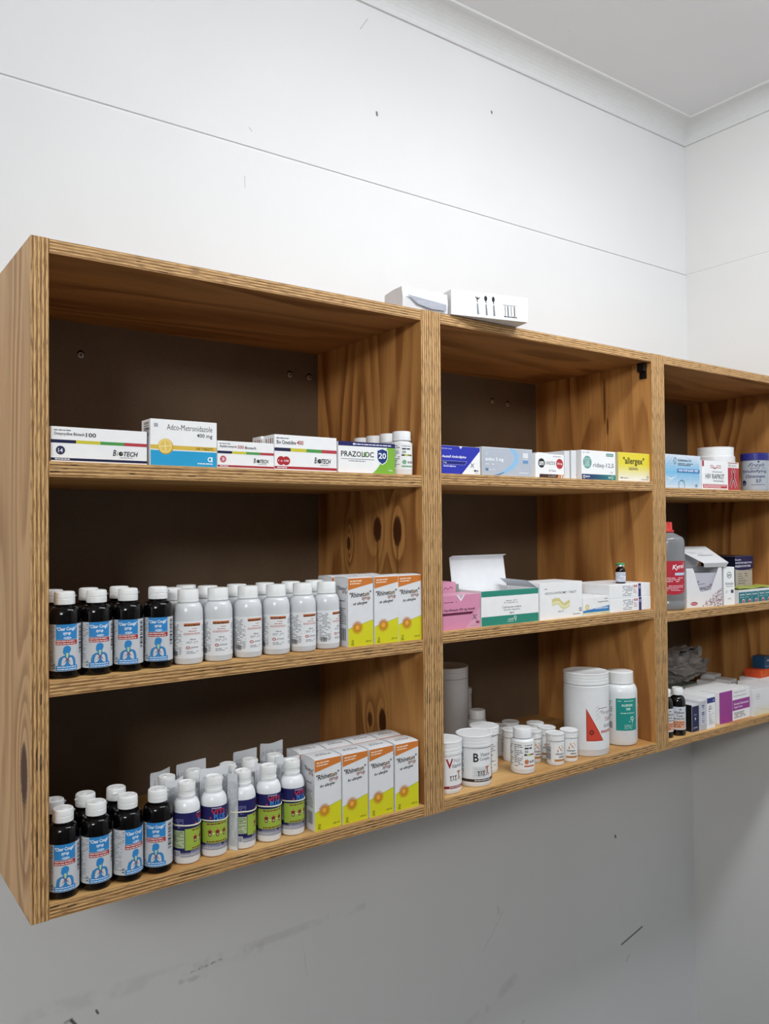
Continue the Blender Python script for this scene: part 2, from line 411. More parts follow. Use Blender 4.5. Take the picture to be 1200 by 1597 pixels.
# ---------------------------------------------------------------- the cabinets
BD = 0.0205
def board(name, x0, y0, z0, x1, y1, z1, thin, grain, mat, parent, off=0.0):
    """plywood board: veneer faces across the thin axis, striped edges elsewhere"""
    ax = 'xyz'.index(thin); ga = 'xyz'.index(grain)
    ca = [i for i in range(3) if i not in (ax, ga)][0]
    lo = (x0, y0, z0)
    thick = (x1-x0, y1-y0, z1-z0)[ax]
    nrm = dict(bottom=2, top=2, front=1, back=1, left=0, right=0)
    def uvm(k, p):
        if nrm[k] == ax: return (p[ga], p[ca]+off)
        a = [i for i in range(3) if i not in (ax, nrm[k])][0]
        return (p[a]+off*3.1, (p[ax]-lo[ax])*BD/thick)
    mats = {k: (mat if nrm[k] == ax else EDGE) for k in nrm}
    mb = MB(); mb.box(x0, y0, z0, x1, y1, z1, mat, mats, uvm)
    return mb.build(name, parent, bevel=0.0007)
def screw(parent, x, z, r=0.0052):
    mb = MB(); M1 = plain('b9b4aa', 0.35, 0.6, 'screw_metal', Metallic=0.4); D = plain('1c140e', 0.8, 0.2, 'screw_hole')
    n = 16
    mb.face([(x+r*1.2*math.cos(-2*PI*i/n), 0.34885, z+.002+r*1.35*math.sin(-2*PI*i/n)) for i in range(n)], D)
    P = [[(x+rr*math.cos(2*PI*i/n), 0.349-h, z+rr*math.sin(2*PI*i/n)) for rr, h in ((r*1.0, 0.0), (r, 0.0012), (r*.5, 0.0022), (0.0001, 0.0022))] for i in range(n)]
    mb.grid(P, M1, True)
    mb.box(x-r*.7, 0.3464, z-r*.12, x+r*.7, 0.3469, z+r*.12, D); mb.box(x-r*.12, 0.3464, z-r*.7, x+r*.12, 0.3469, z+r*.7, D)
    return mb.build('screw', parent)
def cabinet(label, xo0, xi0, xi1, xo1, zs, knots_r=(), knots_l=(), seed=0, lightside=None):
    t = thing('wall_cabinet', label, 'shelf unit', (0, 0, 0), 0, 'plywood cabinets fixed side by side to the wall')
    D = 0.349; H = 0.88
    V = wood('veneer_side', knots_r, seed=seed+1.3, cyc=10); VL = wood('veneer_outer_side', knots_l, seed=seed+4.7, cyc=9, light=(0.74, 0.46, 0.23), dark=(0.44, 0.225, 0.09))
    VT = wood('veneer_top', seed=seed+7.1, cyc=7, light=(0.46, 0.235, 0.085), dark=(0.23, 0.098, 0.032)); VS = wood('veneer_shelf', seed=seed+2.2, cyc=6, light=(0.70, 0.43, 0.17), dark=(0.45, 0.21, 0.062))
    board('side_panel', xo0, 0, 0, xi0, D, H, 'x', 'z', VL, t, 0.0)
    board('side_panel', xi1, 0, 0, xo1, D, H, 'x', 'z', V, t, 0.0)
    e = 0.0002
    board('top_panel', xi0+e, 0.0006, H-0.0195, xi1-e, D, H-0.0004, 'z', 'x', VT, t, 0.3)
    for i, (a, b) in enumerate(zs[:-1]):
        board('shelf', xi0+e, 0.001, a, xi1-e, D, b, 'z', 'x', VS, t, 0.7+i*.23)
    a, b = zs[-1]
    board('bottom_panel', xi0+e, 0.0006, a, xi1-e, D, b, 'z', 'x', VS, t, 1.4)
    mb = MB(); mb.box(xo0, D+.0001, 0.002, xo1, D+0.004, H-0.002, HARD); mb.build('back_panel', t)
    return t
c1 = cabinet('plywood wall cabinet with black syrup bottles at its open left end', 0.002, 0.0243, 0.6407, 0.6625,
    [(0.5695, 0.590), (0.2845, 0.305), (0.0004, 0.0200)],
    knots_r=[(0.496, 0.136, 0.021, 0.0115, 0.26, 1), (0.493, 0.074, 0.024, 0.0115, 0.26, 1), (0.468, 0.234, 0.012, 0.006, 0.3, 0.9), (0.140, 0.124, 0.022, 0.010, 0.26, 1), (0.137, 0.165, 0.012, 0.007, 0.2, 0.8)],
    knots_l=[(0.181, 0.038, 0.036, 0.0170, 0.4, 1.0)], seed=0)
for x, z in ((0.160, 0.804), (0.621, 0.811), (0.575, 0.812)): screw(c1, x, z)
c2 = cabinet('plywood wall cabinet in the middle, holding the big white tablet jars', 0.6629, 0.6845, 1.2908, 1.3132,
    [(0.575, 0.595), (0.294, 0.3146), (0.0004, 0.0215)],
    knots_r=[(0.79, 0.130, 0.048, 0.0030, 0.5, 0.7), (0.73, 0.122, 0.018, 0.0026, 0.2, 0.8), (0.085, 0.05, 0.004, 0.002, 0.1, 0.9)], seed=31)
for x, z in ((1.140, 0.805), (1.192, 0.802)): screw(c2, x, z)
mb = MB(); BK = plain('17130f', 0.5, 0.4, 'black_bracket'); mb.box(1.279, 0.012, 0.842, 1.2906, 0.030, 0.8603, BK); mb.box(1.2875, 0.012, 0.826, 1.2906, 0.030, 0.843, BK)
mb.build('corner_bracket', c2, bevel=0.0006)
c3 = cabinet('plywood wall cabinet in the room corner beside the right wall', 1.3136, 1.3365, 1.9440, 1.9598,
    [(0.563, 0.5836), (0.283, 0.303), (0.0004, 0.0180)], seed=57)
screw(c3, 1.41, 0.80)

# ---------------------------------------------------------------- bottles
def facing(x, y, ang=0.0):
    """rotation that turns the label (-Y side) to the room where one would stand to read it, plus ang degrees"""
    return math.atan2((x+0.239), -(y+1.105))*-1 + PI*0 if False else -math.atan2(x+0.239, y+1.105)+math.radians(ang)
CAPW = plain('eceeef', 0.38, 0.4, 'white_cap_plastic')
S1, S2, S3 = 0.590, 0.305, 0.020          # cabinet one: shelf tops
T1, T2, T3 = 0.595, 0.3146, 0.0215
U1, U2, U3 = 0.5836, 0.303, 0.018
def arc(r0, z0, r1, z1, n=6, bulge=1):
    """quarter-ellipse shoulder from (r0,z0) up to (r1,z1)"""
    return [(r1+(r0-r1)*math.cos(PI/2*i/n), z0+(z1-z0)*math.sin(PI/2*i/n)) for i in range(n+1)]
def barrel_cap(mb, r, z0, z1, m, flutes=True, dome=0.001):
    mb.lathe([(r*0.97, z0), (r, z0+.0008), (r, z0+.0025), (r*.985, z0+.003)], m, 48)
    mb.lathe([(r*.985, z0+.003), (r*0.975, z1-.0014), (r*.94, z1-.0003), (r*.88, z1), (0.00005, z1+dome*.2)], m, 72, flute=0.018 if flutes else 0)

def black_bottle():
    t = thing('cough_syrup_bottle', 'x', 'bottle', (0, 0, 0), 0, 'black syrup bottles with blue and white labels')
    G = plain('080607', 0.09, 0.32, 'black_bottle_plastic')
    mb = MB(); r = 0.0204
    p = [(0.00005, 0.0008), (r*.80, 0.0), (r*.93, .0012), (r, .005), (r, .076)]+[(.0122+(r-.0122)*math.cos(q)**.8, .079+.0145*math.sin(q)**.9) for q in [PI/2*i/8 for i in range(8)]]+[(.0122, .0935)]+[(.0122, .096), (.0122, .103), (0.00005, .103)]
    mb.lathe(p, G, 56); mb.build('bottle_body', t)
    mb = MB(); c = .0134
    mb.lathe([(c*.90, .0965), (c*.99, .0968), (c, .0985), (c*1.0, .1040), (c*.975, .1044), (c*.975, .1049), (c*1.0, .1053), (c*.995, .1105), (c*.96, .1124), (c*.86, .1134), (c*.80, .1130), (c*.55, .1126), (0.00005, .1126)], CAPW, 48)
    mb.lathe([(.0042, .1124), (.0045, .1132), (.0030, .1136), (0.00005, .1136)], CAPW, 20, (0.002, -.002, 0))
    capo = mb.build('flip_cap', t)
    mb = MB(); a = c*.97      # thumb tab of the flip lid
    mb.grid([[(a*math.cos(q)+dx*math.cos(.25), a*math.sin(q)*1+dx*math.sin(.25), zz) for dx, zz in ((0, .1062), (.0028, .1066), (.0028, .1082), (0, .1090))] for q in (.05, .15, .25, .35, .45)], CAPW)
    mb.build('lid_tab', capo)
    # label: 108 mm round, 61 high; front panel in the middle
    A = Art(112, 61); cx = 56
    BL = '2f86c8'; RD = 'a32b2a'
    A.rect(cx-14, 41, cx+14, 61, BL)
    A.text('"Clear Cough"', cx-13, 51.5, cx+13, 57.5, 'f2f6fa', 1, 0.1, 0.02)
    A.text('syrup', cx-4.5, 46.2, cx+5, 50.6, 'f2f6fa', 1, 0.1)
    A.disc(cx+1, 43.2, 5, 'cfe0f0', 1.5); A.text('100 ml', cx-2.5, 42.4, cx+4.5, 44.1, '2f86c8', 1)
    A.rect(cx-14, 34.2, cx+14, 40.4, RD)
    A.lines(cx-13, 37.4, cx+13, 40.0, 1, 'f0e6e6', 5, 1, .42); A.lines(cx-13, 34.6, cx+13, 37.2, 1, 'f0e6e6', 6, 1, .42)
    # bust with lungs
    A.poly([(cx-11.5, 2), (cx-11, 12), (cx-9.5, 17), (cx-6, 19.5), (cx-2.6, 20.5), (cx-2.6, 23), (cx+3.2, 23), (cx+3.5, 20.5), (cx+7.5, 19.8), (cx+10.3, 17), (cx+11.5, 12), (cx+12, 2)], BL)
    A.poly([(cx-2.6, 22), (cx-3.8, 22.3), (cx-4.6, 23.2), (cx-4.2, 24.3), (cx-5.2, 25.2), (cx-4.4, 27.2), (cx-4.4, 29.5), (cx-3.2, 31.8), (cx-.4, 33.2), (cx+2.4, 32.8), (cx+4.6, 31), (cx+5.2, 28.3), (cx+4.4, 25.6), (cx+3.2, 23.8), (cx+3.2, 21)], BL)
    A.stroke([(cx+.6, 23.5), (cx+.4, 20), (cx+.4, 17)], [3.4, 2.4, 1.4], 'b8d79a')
    for sgn in (-1, 1):
        L = [(cx+.6+sgn*x, y) for x, y in ((1.6, 16.2), (3.4, 18.2), (5.6, 17.2), (7.2, 12.5), (7.6, 7.6), (5.6, 6.6), (2.8, 8.6), (1.4, 11.2))]
        A.poly([((x-cx-.6-sgn*4.3)*1.16+cx+.6+sgn*4.3, (y-12)*1.13+12) for x, y in L], '23355a'); A.poly(L, 'c9ced6')
        A.stroke([(cx+.5, 16.5), (cx+.6+sgn*2.2, 13.5), (cx+.6+sgn*4, 11)], [1.3, .9, .4], '8a3f55')
    A.rect(cx-14, 0.6, cx+14, 7.2, BL)
    A.lines(cx-12, 4.2, cx+12, 6.4, 1, 'e6eef6', 8, 1, .5); A.lines(cx-12, 1.4, cx+13, 3.6, 1, 'e6eef6', 9, 1, .5)
    for k, (x0, x1) in enumerate(((1, 19), (21, 38))): A.lines(x0+2, 6, x1, 58, 22, '6d7178', 20+k, .75, .3)
    A.lines(38.5, 44, 41.2, 59, 7, '3c4046', 3, .8, .3); A.ring(39.5, 8, 1.7, .7, '26282c'); A.rect(37.8, 3.4, 41, 4.6, '26282c')
    A.bars(74, 22, 80, 57, '2a2c30', 4, True); A.lines(82, 6, 108, 58, 22, '6d7178', 31, .75, .3)
    mb = MB(); art_round(mb, A, r, .0105, 0, 'c9ccd1'); mb.build('paper_label', t)
    return t
bb = black_bottle()
BBG = 'black syrup bottles with blue and white labels'
first = [True]
def put(proto, x, y, z, rz, label, used={}):
    k = proto.name
    if k not in used:
        used[k] = 1; proto.location = (x, y, z+Z0); proto.rotation_euler = (0, 0, rz); proto['label'] = label; return proto
    return dup(proto, (x, y, z), rz, label)
pos_c = ['against the left side panel', 'second from the left side panel', 'third from the left side panel', 'right-hand one beside the white bottles']
for i, (x, y, an) in enumerate(((0.050, .026, 8), (0.092, .026, 11), (0.135, .026, 0), (0.178, .026, 0))):
    put(bb, x, y, S2, facing(x, y, an), 'black syrup bottle on the middle shelf, front row, '+pos_c[i])
for i, (x, y, an) in enumerate(((0.046, .070, 20), (0.094, .070, -10), (0.137, .070, 5))):
    put(bb, x, y, S2, facing(x, y, an), 'black syrup bottle on the middle shelf, back row, '+('behind the leftmost front bottle', 'behind the second front bottle', 'behind the third front bottle')[i])
pos_d = ['leftmost against the side panel', 'second from the side panel', 'third, its label turned to the right', 'beside the purple-labelled bottles']
for i, (x, y, an) in enumerate(((0.047, .023, 7), (0.090, .023, 14), (0.133, .023, 30), (0.176, .024, -8))):
    put(bb, x, y, S3, facing(x, y, an), 'black syrup bottle on the bottom panel, front row, '+pos_d[i])
for i, (x, y, an) in enumerate(((0.046, .066, 0), (0.088, .066, 200), (0.131, .067, 250))):
    put(bb, x, y, S3, facing(x, y, an), 'black syrup bottle on the bottom panel, back row, '+('behind the leftmost front bottle', 'behind the second front bottle', 'behind the third front bottle')[i])

# translucent white suspension bottles
def white_bottle():
    t = thing('suspension_bottle', 'x', 'bottle', (0, 0, 0), 0, 'pale suspension bottles with ribbed white caps')
    G = plain('d3d6da', 0.22, 0.5, 'milky_bottle_plastic'); r = .0212
    mb = MB(); p = [(0.00005, .0006), (r*.82, 0), (r*.95, .0015), (r, .005), (r, .072)]+arc(r, .072, .0138, .0885, 8)+[(.0135, .096), (0.00005, .096)]
    mb.lathe(p, G, 56); mb.build('bottle_body', t)
    mb = MB(); barrel_cap(mb, .0156, .0890, .1075, CAPW); mb.build('screw_cap', t)
    A = Art(118, 53); cx = 59
    A.rect(cx-13, 46, cx+13, 50.2, 'c9763e'); A.lines(cx-12, 46.2, cx+12, 48.4, 1, '2b2420', 3, 1, .8); A.lines(cx-10, 48.4, cx+10, 50, 1, '8a3b1c', 4, 1, .4)
    A.lines(cx-11, 41.5, cx+9, 43.5, 1, 'a0553e', 5, .9, .45); A.lines(cx-6, 38, cx+7, 40, 1, 'a0553e', 6, .9, .5); A.lines(cx-13, 33.5, cx+12, 36.8, 2, 'bb5142', 7, .9, .45)
    A.text('100 ml', cx-4, 26, cx+4, 28.3, '3a3c42', 1); A.lines(cx-9, 21, cx+8, 24.5, 2, '6f747c', 8, .85, .4)
    A.ring(cx-7, 15.4, 3, 1.1, 'b03038', 2.1); A.text('pinnet', cx-3, 13.4, cx+9, 17.4, '4c4f58', 0, .3); A.lines(cx-9, 6.5, cx+9, 11, 2, '6f747c', 9, .85, .4)
    A.lines(24, 5, 43, 49, 19, '5a5f68', 10, .8, .36); A.lines(5, 5, 22, 49, 19, '5a5f68', 12, .8, .36); A.bars(26, 3, 36, 11, '2a2c30', 3)
    A.lines(76, 5, 94, 49, 19, '5a5f68', 11, .8, .36)
    mb = MB(); art_round(mb, A, r, .0095, 0, 'e6e8eb'); mb.build('paper_label', t)
    return t
wb = white_bottle()
nm = ['leftmost, beside the black bottles', 'second from the black bottles', 'third from the black bottles', 'fourth from the black bottles', 'fifth, its label turned away to the right', 'rightmost, beside the yellow cartons']
for i, (x, y, an) in enumerate(((.2235, .027, 18), (.2700, .026, 14), (.3195, .027, 34), (.3675, .026, 10), (.4150, .026, 38), (.4605, .027, 62))):
    put(wb, x, y, S2, facing(x, y, an), 'pale ribbed-cap suspension bottle, front row, '+nm[i])
for i, (x, y, an) in enumerate(((.2165, .071, 120), (.2735, .072, 60), (.3225, .072, 170), (.3720, .072, 200), (.4190, .071, 20), (.4640, .072, 90))):
    put(wb, x, y, S2, facing(x, y, an), 'pale ribbed-cap suspension bottle, second row, '+('leftmost, behind a black bottle', 'second from the left', 'third from the left', 'fourth from the left', 'fifth from the left', 'rightmost, near the carton side')[i])
put(wb, .2560, .114, S2, 0.5, 'pale suspension bottle alone in the third row, only its cap top visible')

# purple-labelled white bottles with pourer caps, leaflets and rubber bands
def purple_bottle():
    t = thing('multivitamin_syrup_bottle', 'x', 'bottle', (0, 0, 0), 0, 'white bottles with purple and lime labels')
    G = plain('e6e9ed', 0.24, 0.5, 'white_bottle_plastic'); r = .0194
    mb = MB(); p = [(0.00005, .0006), (r*.82, 0), (r*.95, .0015), (r, .005), (r, .073)]+arc(r, .074, .0118, .0905, 8)+[(.0116, .095), (0.00005, .095)]
    mb.lathe(p, G, 56); mb.build('bottle_body', t)
    mb = MB(); c = .0126
    mb.lathe([(c*.90, .0900), (c*.93, .0905), (c*.93, .0925), (c*1.0, .0930), (c*1.0, .0962), (c*.96, .0966), (c*.95, .1020), (c*1.0, .1024), (c*1.02, .1105), (c*.98, .1128), (c*.88, .1133), (c*.82, .1118), (c*.4, .1112), (0.00005, .1112)], CAPW, 48)
    mb.lathe([(.0034, .1110), (.0034, .1124), (.0022, .1128), (0.00005, .1128)], CAPW, 18, (.0035, -.001, 0))
    co = mb.build('pourer_cap', t)
    mb = MB(); mb.box(.0115, -.002, .1068, .0147, .002, .1100, CAPW); mb.build('lid_tab', co, bevel=.0007)
    A = Art(120, 62); cx = 60; PU = '201f5c'; GR = '9db545'
    A.rect(0, 40, 120, 62, PU); A.rect(0, 13, 120, 40, PU)
    # saw-tooth hem
    v = []; f = []
    for i in range(60):
        k = len(v); x = i*2; v += [(x, 13), (x+2, 13), (x+1, 8)]; f.append((k, k+2, k+1))
        k = len(v); v += [(x+.3, 9.4), (x+1.0, 6.5), (x-.4, 6.5)]; f.append((k, k+2, k+1))
    A.add(v, f, PU)
    A.rect(cx-26, 15, cx+26, 42, GR)
    A.lines(cx-16, 38.2, cx+16, 41, 1, '7c2a2a', 3, 1, .55); A.lines(cx-16, 15.6, cx+16, 18.4, 1, '7c2a2a', 4, 1, .55)
    for q in (-11, 0, 11):
        A.disc(cx+q, 30, 3.1, '8c2230', 2.0); A.rect(cx+q-2, 24, cx+q+2, 29, '5f1c28'); A.rect(cx+q-.9, 25.2, cx+q+.9, 27.4, 'e7d9b8'); A.disc(cx+q, 33.5, .8, 'c8502c')
    for q in (-5.5, 5.5): A.disc(cx+q, 27.6, 1, 'dfe6c4')
    A.text('VITI', cx-9, 51.6, cx+11, 58.4, 'c7354e', 1); A.text('PLUS', cx-5, 45.2, cx+12, 52.4, '3f8fe0', 1); A.lines(cx-8, 59.2, cx+8, 60.6, 1, 'd8d8ea', 6, .9, .6); A.disc(cx-10, 48, 1.4, 'b23a6c')
    A.lines(cx-18, 10.2, cx+18, 14.6, 3, 'c9cae8', 7, .85, .36)
    # side table
    A.rect(cx-54, 18, cx-27, 40, 'b4c39a'); A.lines(cx-53, 19, cx-28, 39, 10, '34402c', 8, .85, .4); A.lines(cx-53, 43, cx-28, 55, 6, '9a9ccb', 9, .8, .32)
    A.rect(cx-45, 6.5, cx-33, 14.5, 'dcdde6'); A.bars(cx-44, 7.5, cx-34, 13.8, '24252e', 4)
    A.lines(cx+28, 15, cx+54, 54, 18, '9a9ccb', 10, .8, .32)
    A.L = [([(x, y*1.126) for x, y in v], f, c, n) for v, f, c, n in A.L]
    mb = MB(); art_round(mb, A, r, .0037, 0, None); mb.build('paper_label', t)
    return t
pb = purple_bottle()
def rubber_band(x, y, z, label, r=.0199, ext=None):
    mb = MB(); m = plain('e3dfc9', .5, .4, 'rubber'); n = 56; P = []
    for i in range(n):
        a = 2*PI*i/n; cx, sy = math.cos(a), math.sin(a); R = r
        px, py = R*cx, R*sy
        if ext: # bulge out round the leaflet it holds
            k = max(0, cx*math.cos(ext[0])+sy*math.sin(ext[0]))**8*ext[1]; px += k*math.cos(ext[0]); py += k*math.sin(ext[0])
        zz = .0006*math.sin(2*a)
        nx, ny = cx, sy
        P.append([(px+nx*.0008*math.cos(b), py+ny*.0008*math.cos(b), zz+.0010*math.sin(b)) for b in [2*PI*j/8 for j in range(9)]])
    mb.grid(P, m, True); o = mb.build('rubber_band'); place(o, x, y, z); return tag(o, label, 'rubber band', 'rubber bands round the purple-labelled bottles')
def leaflet(x, y, z, rz, wd, h, curve, label, lean=0.0, seed=1, torn=0.0):
    """folded paper leaflet standing on edge: three close leaves, slightly curved"""
    mb = MB(); PM = plain('dcdfe4', .7, .2, 'thin_leaflet_paper'); T = '6c727e'
    n = 10
    for k in range(3):
        for face in (0, 1):
            P = []
            for i in range(n+1):
                s = (i/n-.5); row = []
                for j in range(7):
                    q = j/6; hh = h-(k*.002)+torn*(s+.5)*0.012-0.002*math.cos(s*5)*(1 if seed % 2 else .3)
                    row.append((s*wd, curve*(s*s*4)*(0.4+0.6*q)+lean*q+k*.0009+face*.00045, q*hh))
                P.append(row)
            if face == 1: P.reverse()
            mb.grid(P, PM, False)
    r = random.Random(seed)
    for i in range(n):          # rows of print run up the sheet
        for l in range(2):
            s = ((i+.15+l*.45)/n-.5)
            if abs(s) > .46: continue
            q = .05
            while q < .92:
                L = r.uniform(.04, .14); q2 = min(.93, q+L); s2 = s+.012
                yy = lambda S_, Q: curve*(S_*S_*4)*(0.4+0.6*Q)+lean*Q-.0002
                if r.random() < .85: mb.face([(s*wd, yy(s, q), q*h*.97), (s2*wd, yy(s2, q), q*h*.97), (s2*wd, yy(s2, q2), q2*h*.97), (s*wd, yy(s, q2), q2*h*.97)], ink(T))
                q = q2+.015
    o = mb.build('folded_leaflet'); place(o, x, y, z, rz); return tag(o, label, 'leaflet', 'folded leaflets tucked behind the purple-labelled bottles')
pp = ((.2210, .0290, 70), (.2640, .0300, 15), (.3110, .0300, 97), (.3550, .0305, 22), (.3975, .0315, 36))
pn = ['leftmost, barcode side turned forward', 'second from the black bottles, logo facing out', 'third, nutrition table and barcode facing out', 'fourth from the black bottles, logo facing right', 'rightmost, touching the syrup cartons']
for i, (x, y, an) in enumerate(pp):
    put(pb, x, y, S3, facing(x, y, an), 'purple and lime labelled bottle, front row, '+pn[i])
for i, (x, y, an) in enumerate(((.2080, .0735, 160), (.2520, .0765, 60), (.3080, .0765, -20), (.3460, .0765, 30), (.3900, .0770, 10))):
    put(pb, x, y, S3, facing(x, y, an), 'white bottle with purple label in the back row, '+('leftmost behind a leaflet', 'second from the left, mostly hidden', 'middle one with its lid tab showing', 'fourth from the left', 'rightmost near the syrup cartons')[i])
for (x, y, an), nme, zz in zip(pp, ('leftmost front bottle', 'second front bottle', 'middle front bottle with the narrow leaflet', 'fourth front bottle', 'rightmost front bottle'), (.0555, .0530, .0560, .0545, .0540)):
    rubber_band(x, y, S3+zz, 'cream rubber band round the '+nme+' with purple label', ext=((math.radians(205), .0045) if nme.startswith('middle') else None))
LF = ((.2120, .0525, .15, .030, .112, .0015, 'white folded leaflet right behind the leftmost purple-labelled bottle', 3, 0),
      (.2740, .0535, -.12, .044, .118, -.004, 'wide curved leaflet right behind the second purple-labelled bottle', 1, .25),
      (.3660, .0545, -.35, .040, .110, -.006, 'rounded leaflet right behind the fourth purple-labelled bottle', 5, -.4),
      (.4010, .0555, .0, .044, .115, -.003, 'leaflet standing behind the rightmost purple-labelled front bottle', 7, -.4),
      (.2080, .0965, .15, .032, .113, .002, 'leaflet behind the back row, leftmost of the paper slips', 2, .3),
      (.2560, .0985, -.1, .046, .118, -.004, 'leaflet at the back, behind the second back-row purple bottle', 4, .35),
      (.3480, .0990, -.05, .040, .121, -.003, 'leaflet at the back, behind the fourth back-row purple bottle', 6, .2),
      (.3960, .0995, -.05, .040, .126, -.003, 'tallest leaflet at the back, nearest the syrup cartons', 9, .1))
for x, y, rz, wd, h, cv, lb, sd, tn in LF: leaflet(x, y, S3+.0002, rz, wd, h, cv, lb, 0, sd, tn)
leaflet(.2895, .0215, S3+.0002, -1.02, .017, .113, .001, 'narrow folded leaflet held against the left side of the middle purple-labelled bottle', 0, 8, 0)

# ---------------------------------------------------------------- cartons
def carton(name, label, x, y, z, w, d, h, rz=0.0, col=CARD, arts=(), sides=None, group=None, cat='box', bevel=.0005, build=True):
    mb = MB(); m = card(col); mats = {k: card(c) for k, c in (sides or {}).items()}
    mb.box(0, 0, 0, w, d, h, m, mats)
    # bevel first, print after, so that the printing stays crisp
    o = mb.build('tmp', None, bevel=bevel); me = o.data
    mb2 = MB()
    for p in me.polygons:
        mb2.face([me.vertices[i].co for i in p.vertices], me.materials[p.material_index])
    bpy.data.objects.remove(o); bpy.data.meshes.remove(me)
    for face, a in arts:
        if face == 'front': art_flat(mb2, a, (0, 0, 0), (1, 0, 0), (0, 0, 1), (0, -1, 0))
        if face == 'left': art_flat(mb2, a, (0, d, 0), (0, -1, 0), (0, 0, 1), (-1, 0, 0))
        if face == 'top': art_flat(mb2, a, (0, 0, h), (1, 0, 0), (0, 1, 0), (0, 0, 1))
        if face == 'right': art_flat(mb2, a, (w, 0, 0), (0, 1, 0), (0, 0, 1), (1, 0, 0))
    o = mb2.build(name); place(o, x, y, z, rz)
    return tag(o, label, cat, group)

# sun-motif syrup cartons
def sun_carton(word):
    t = thing('syrup_carton', 'x', 'box', (0, 0, 0), 0, 'white orange and yellow syrup cartons')
    W, D, H = .0500, .0435, .1125
    A = Art(50, 112.5); OR = 'cf7a33'; YE = 'd6d322'; DK = '2b2325'
    A.poly([(.4, 112), (.4, 93), (49.6, 102.5), (49.6, 112)], OR)
    A.lines(4, 105.5, 31, 108.5, 1, 'f2e2cf', 3, .95, .6, .02); A.lines(4, 101.5, 25, 104.3, 1, 'f2e2cf', 4, .95, .6, .02)
    A.poly([(.4, .4), (49.6, .4), (49.6, 42), (.4, 29.5)], YE); A.stroke([(.4, 29.5), (49.6, 42)], .5, '8f8f2a')
    A.text('"Rhineton"', 3, 80, 46, 88.5, DK, 1, .12, .045); A.disc(34.4, 83.6+1.8, 1.6, 'd9a23a')
    A.text('syrup', 27, 73.5, 44, 80, '8a4a38', 1, .12, .03)
    A.text(word, 10, 66, 38, 72, DK, 1, .25, .07)
    cx, cy = 18, 31; v = []; f = []
    for i in range(19):
        a = 2*PI*i/19; k = len(v); p = []
        for rr, off in ((4.6, -.16), (8.5, -.10), (12.6, .12), (9.2, .12), (4.8, .16)): p.append((cx+rr*math.cos(a+off), cy+rr*math.sin(a+off)))
        v += p; f.append(tuple(range(k, k+5)))
    A.add(v, f, 'c47a24'); A.disc(cx, cy, 4.9, 'd48a26'); A.disc(cx-.2, cy+.3, 3.8, 'e8ae3c')
    A.ring(8.6, 9, 2.2, .8, '2c2c1c'); A.text('ML', 5.8, 4.2, 11.2, 6, '2c2c1c', 1); A.rect(5.5, 2.6, 11.8, 3.2, '2c2c1c')
    A.text('100 ml', 34, 5.5, 46, 8.6, '3c3c20', 0, .15, .04)
    Lf = Art(43.5, 112.5); Lf.text('"Rhineton"', 12, 92, 41, 99, DK, 1, .12, -.02); Lf.text('syrup', 26, 85.5, 40, 91, '8a4a38', 1, .12)
    Lf.lines(18, 73, 38, 80, 2, DK, 5, .9, .4); Lf.lines(12, 36, 38, 64, 9, '34343c', 6, .85, .36); Lf.bars(22, 10, 36, 30, '26262c', 5)
    mb = MB(); m = card('e2e4e8'); mb.box(0, 0, 0, W, D, H, m)
    o = mb.build('tmp', None, bevel=.0005); me = o.data; mb2 = MB()
    for p in me.polygons: mb2.face([me.vertices[i].co for i in p.vertices], me.materials[0])
    bpy.data.objects.remove(o); bpy.data.meshes.remove(me)
    art_flat(mb2, A, (0, 0, 0), (1, 0, 0), (0, 0, 1), (0, -1, 0)); art_flat(mb2, Lf, (0, D, 0), (0, -1, 0), (0, 0, 1), (-1, 0, 0))
    mb2.build('carton_body', t)
    # closed top flap: a slightly arched plate with printing
    mb = MB(); n = 8; P = []
    for i in range(n+1):
        y = D*i/n; P.append([(.0006, y*.985+.0003, H+.0002+.0016*math.sin(PI*i/n)**.7), (W-.0006, y*.985+.0003, H+.0002+.0016*math.sin(PI*i/n)**.7)])
    mb.grid([[q[1] for q in P], [q[0] for q in P]], card('e2e4e8'), False)
    for sx in (0, 1):
        mb.face([P[i][sx] for i in range(n+1)][::(1 if sx else -1)], card('d8dade'))
    mb.face([P[0][0], P[0][1], (W-.0006, .0003, H-.0003), (.0006, .0003, H-.0003)], card('e2e4e8'))
    T = Art(50, 43); T.lines(12, 14, 40, 19, 1, '33343a', 7, 1, .5); T.lines(14, 21, 36, 24.5, 1, '7a6a58', 8, .9, .5)
    for vv, ff, cc, lv in T.L:
        for q in ff:
            pts = [(vv[i][0]*.001, vv[i][1]*.001, H+.0003+.0016*math.sin(PI*min(1, vv[i][1]*.001/D))**.7) for i in q]; mb.face(pts, ink(cc))
    mb.build('top_flap', t)
    return t
ca = sun_carton('for allergies'); cb = sun_carton('vir allergieë')
def putc(p, x, y, z, rz, label): return put(p, x, y, z, rz, label)
J = .0515
putc(cb, .4885, .0055, S2, 0, 'sun-motif syrup carton on the middle shelf, left of the front three')
putc(cb, .4885+J+.001, .0055, S2, -.01, 'sun-motif syrup carton on the middle shelf, centre of the front three')
putc(ca, .4885+2*J-.0015, .0045, S2, 0, 'sun-motif syrup carton on the middle shelf, against the cabinet divider')
for i in range(2):
    putc((ca, cb)[i], .4860+i*.0515, .0515, S2, .0, 'sun-motif syrup carton on the middle shelf, back row '+('left', 'right')[i]+', only its top visible')
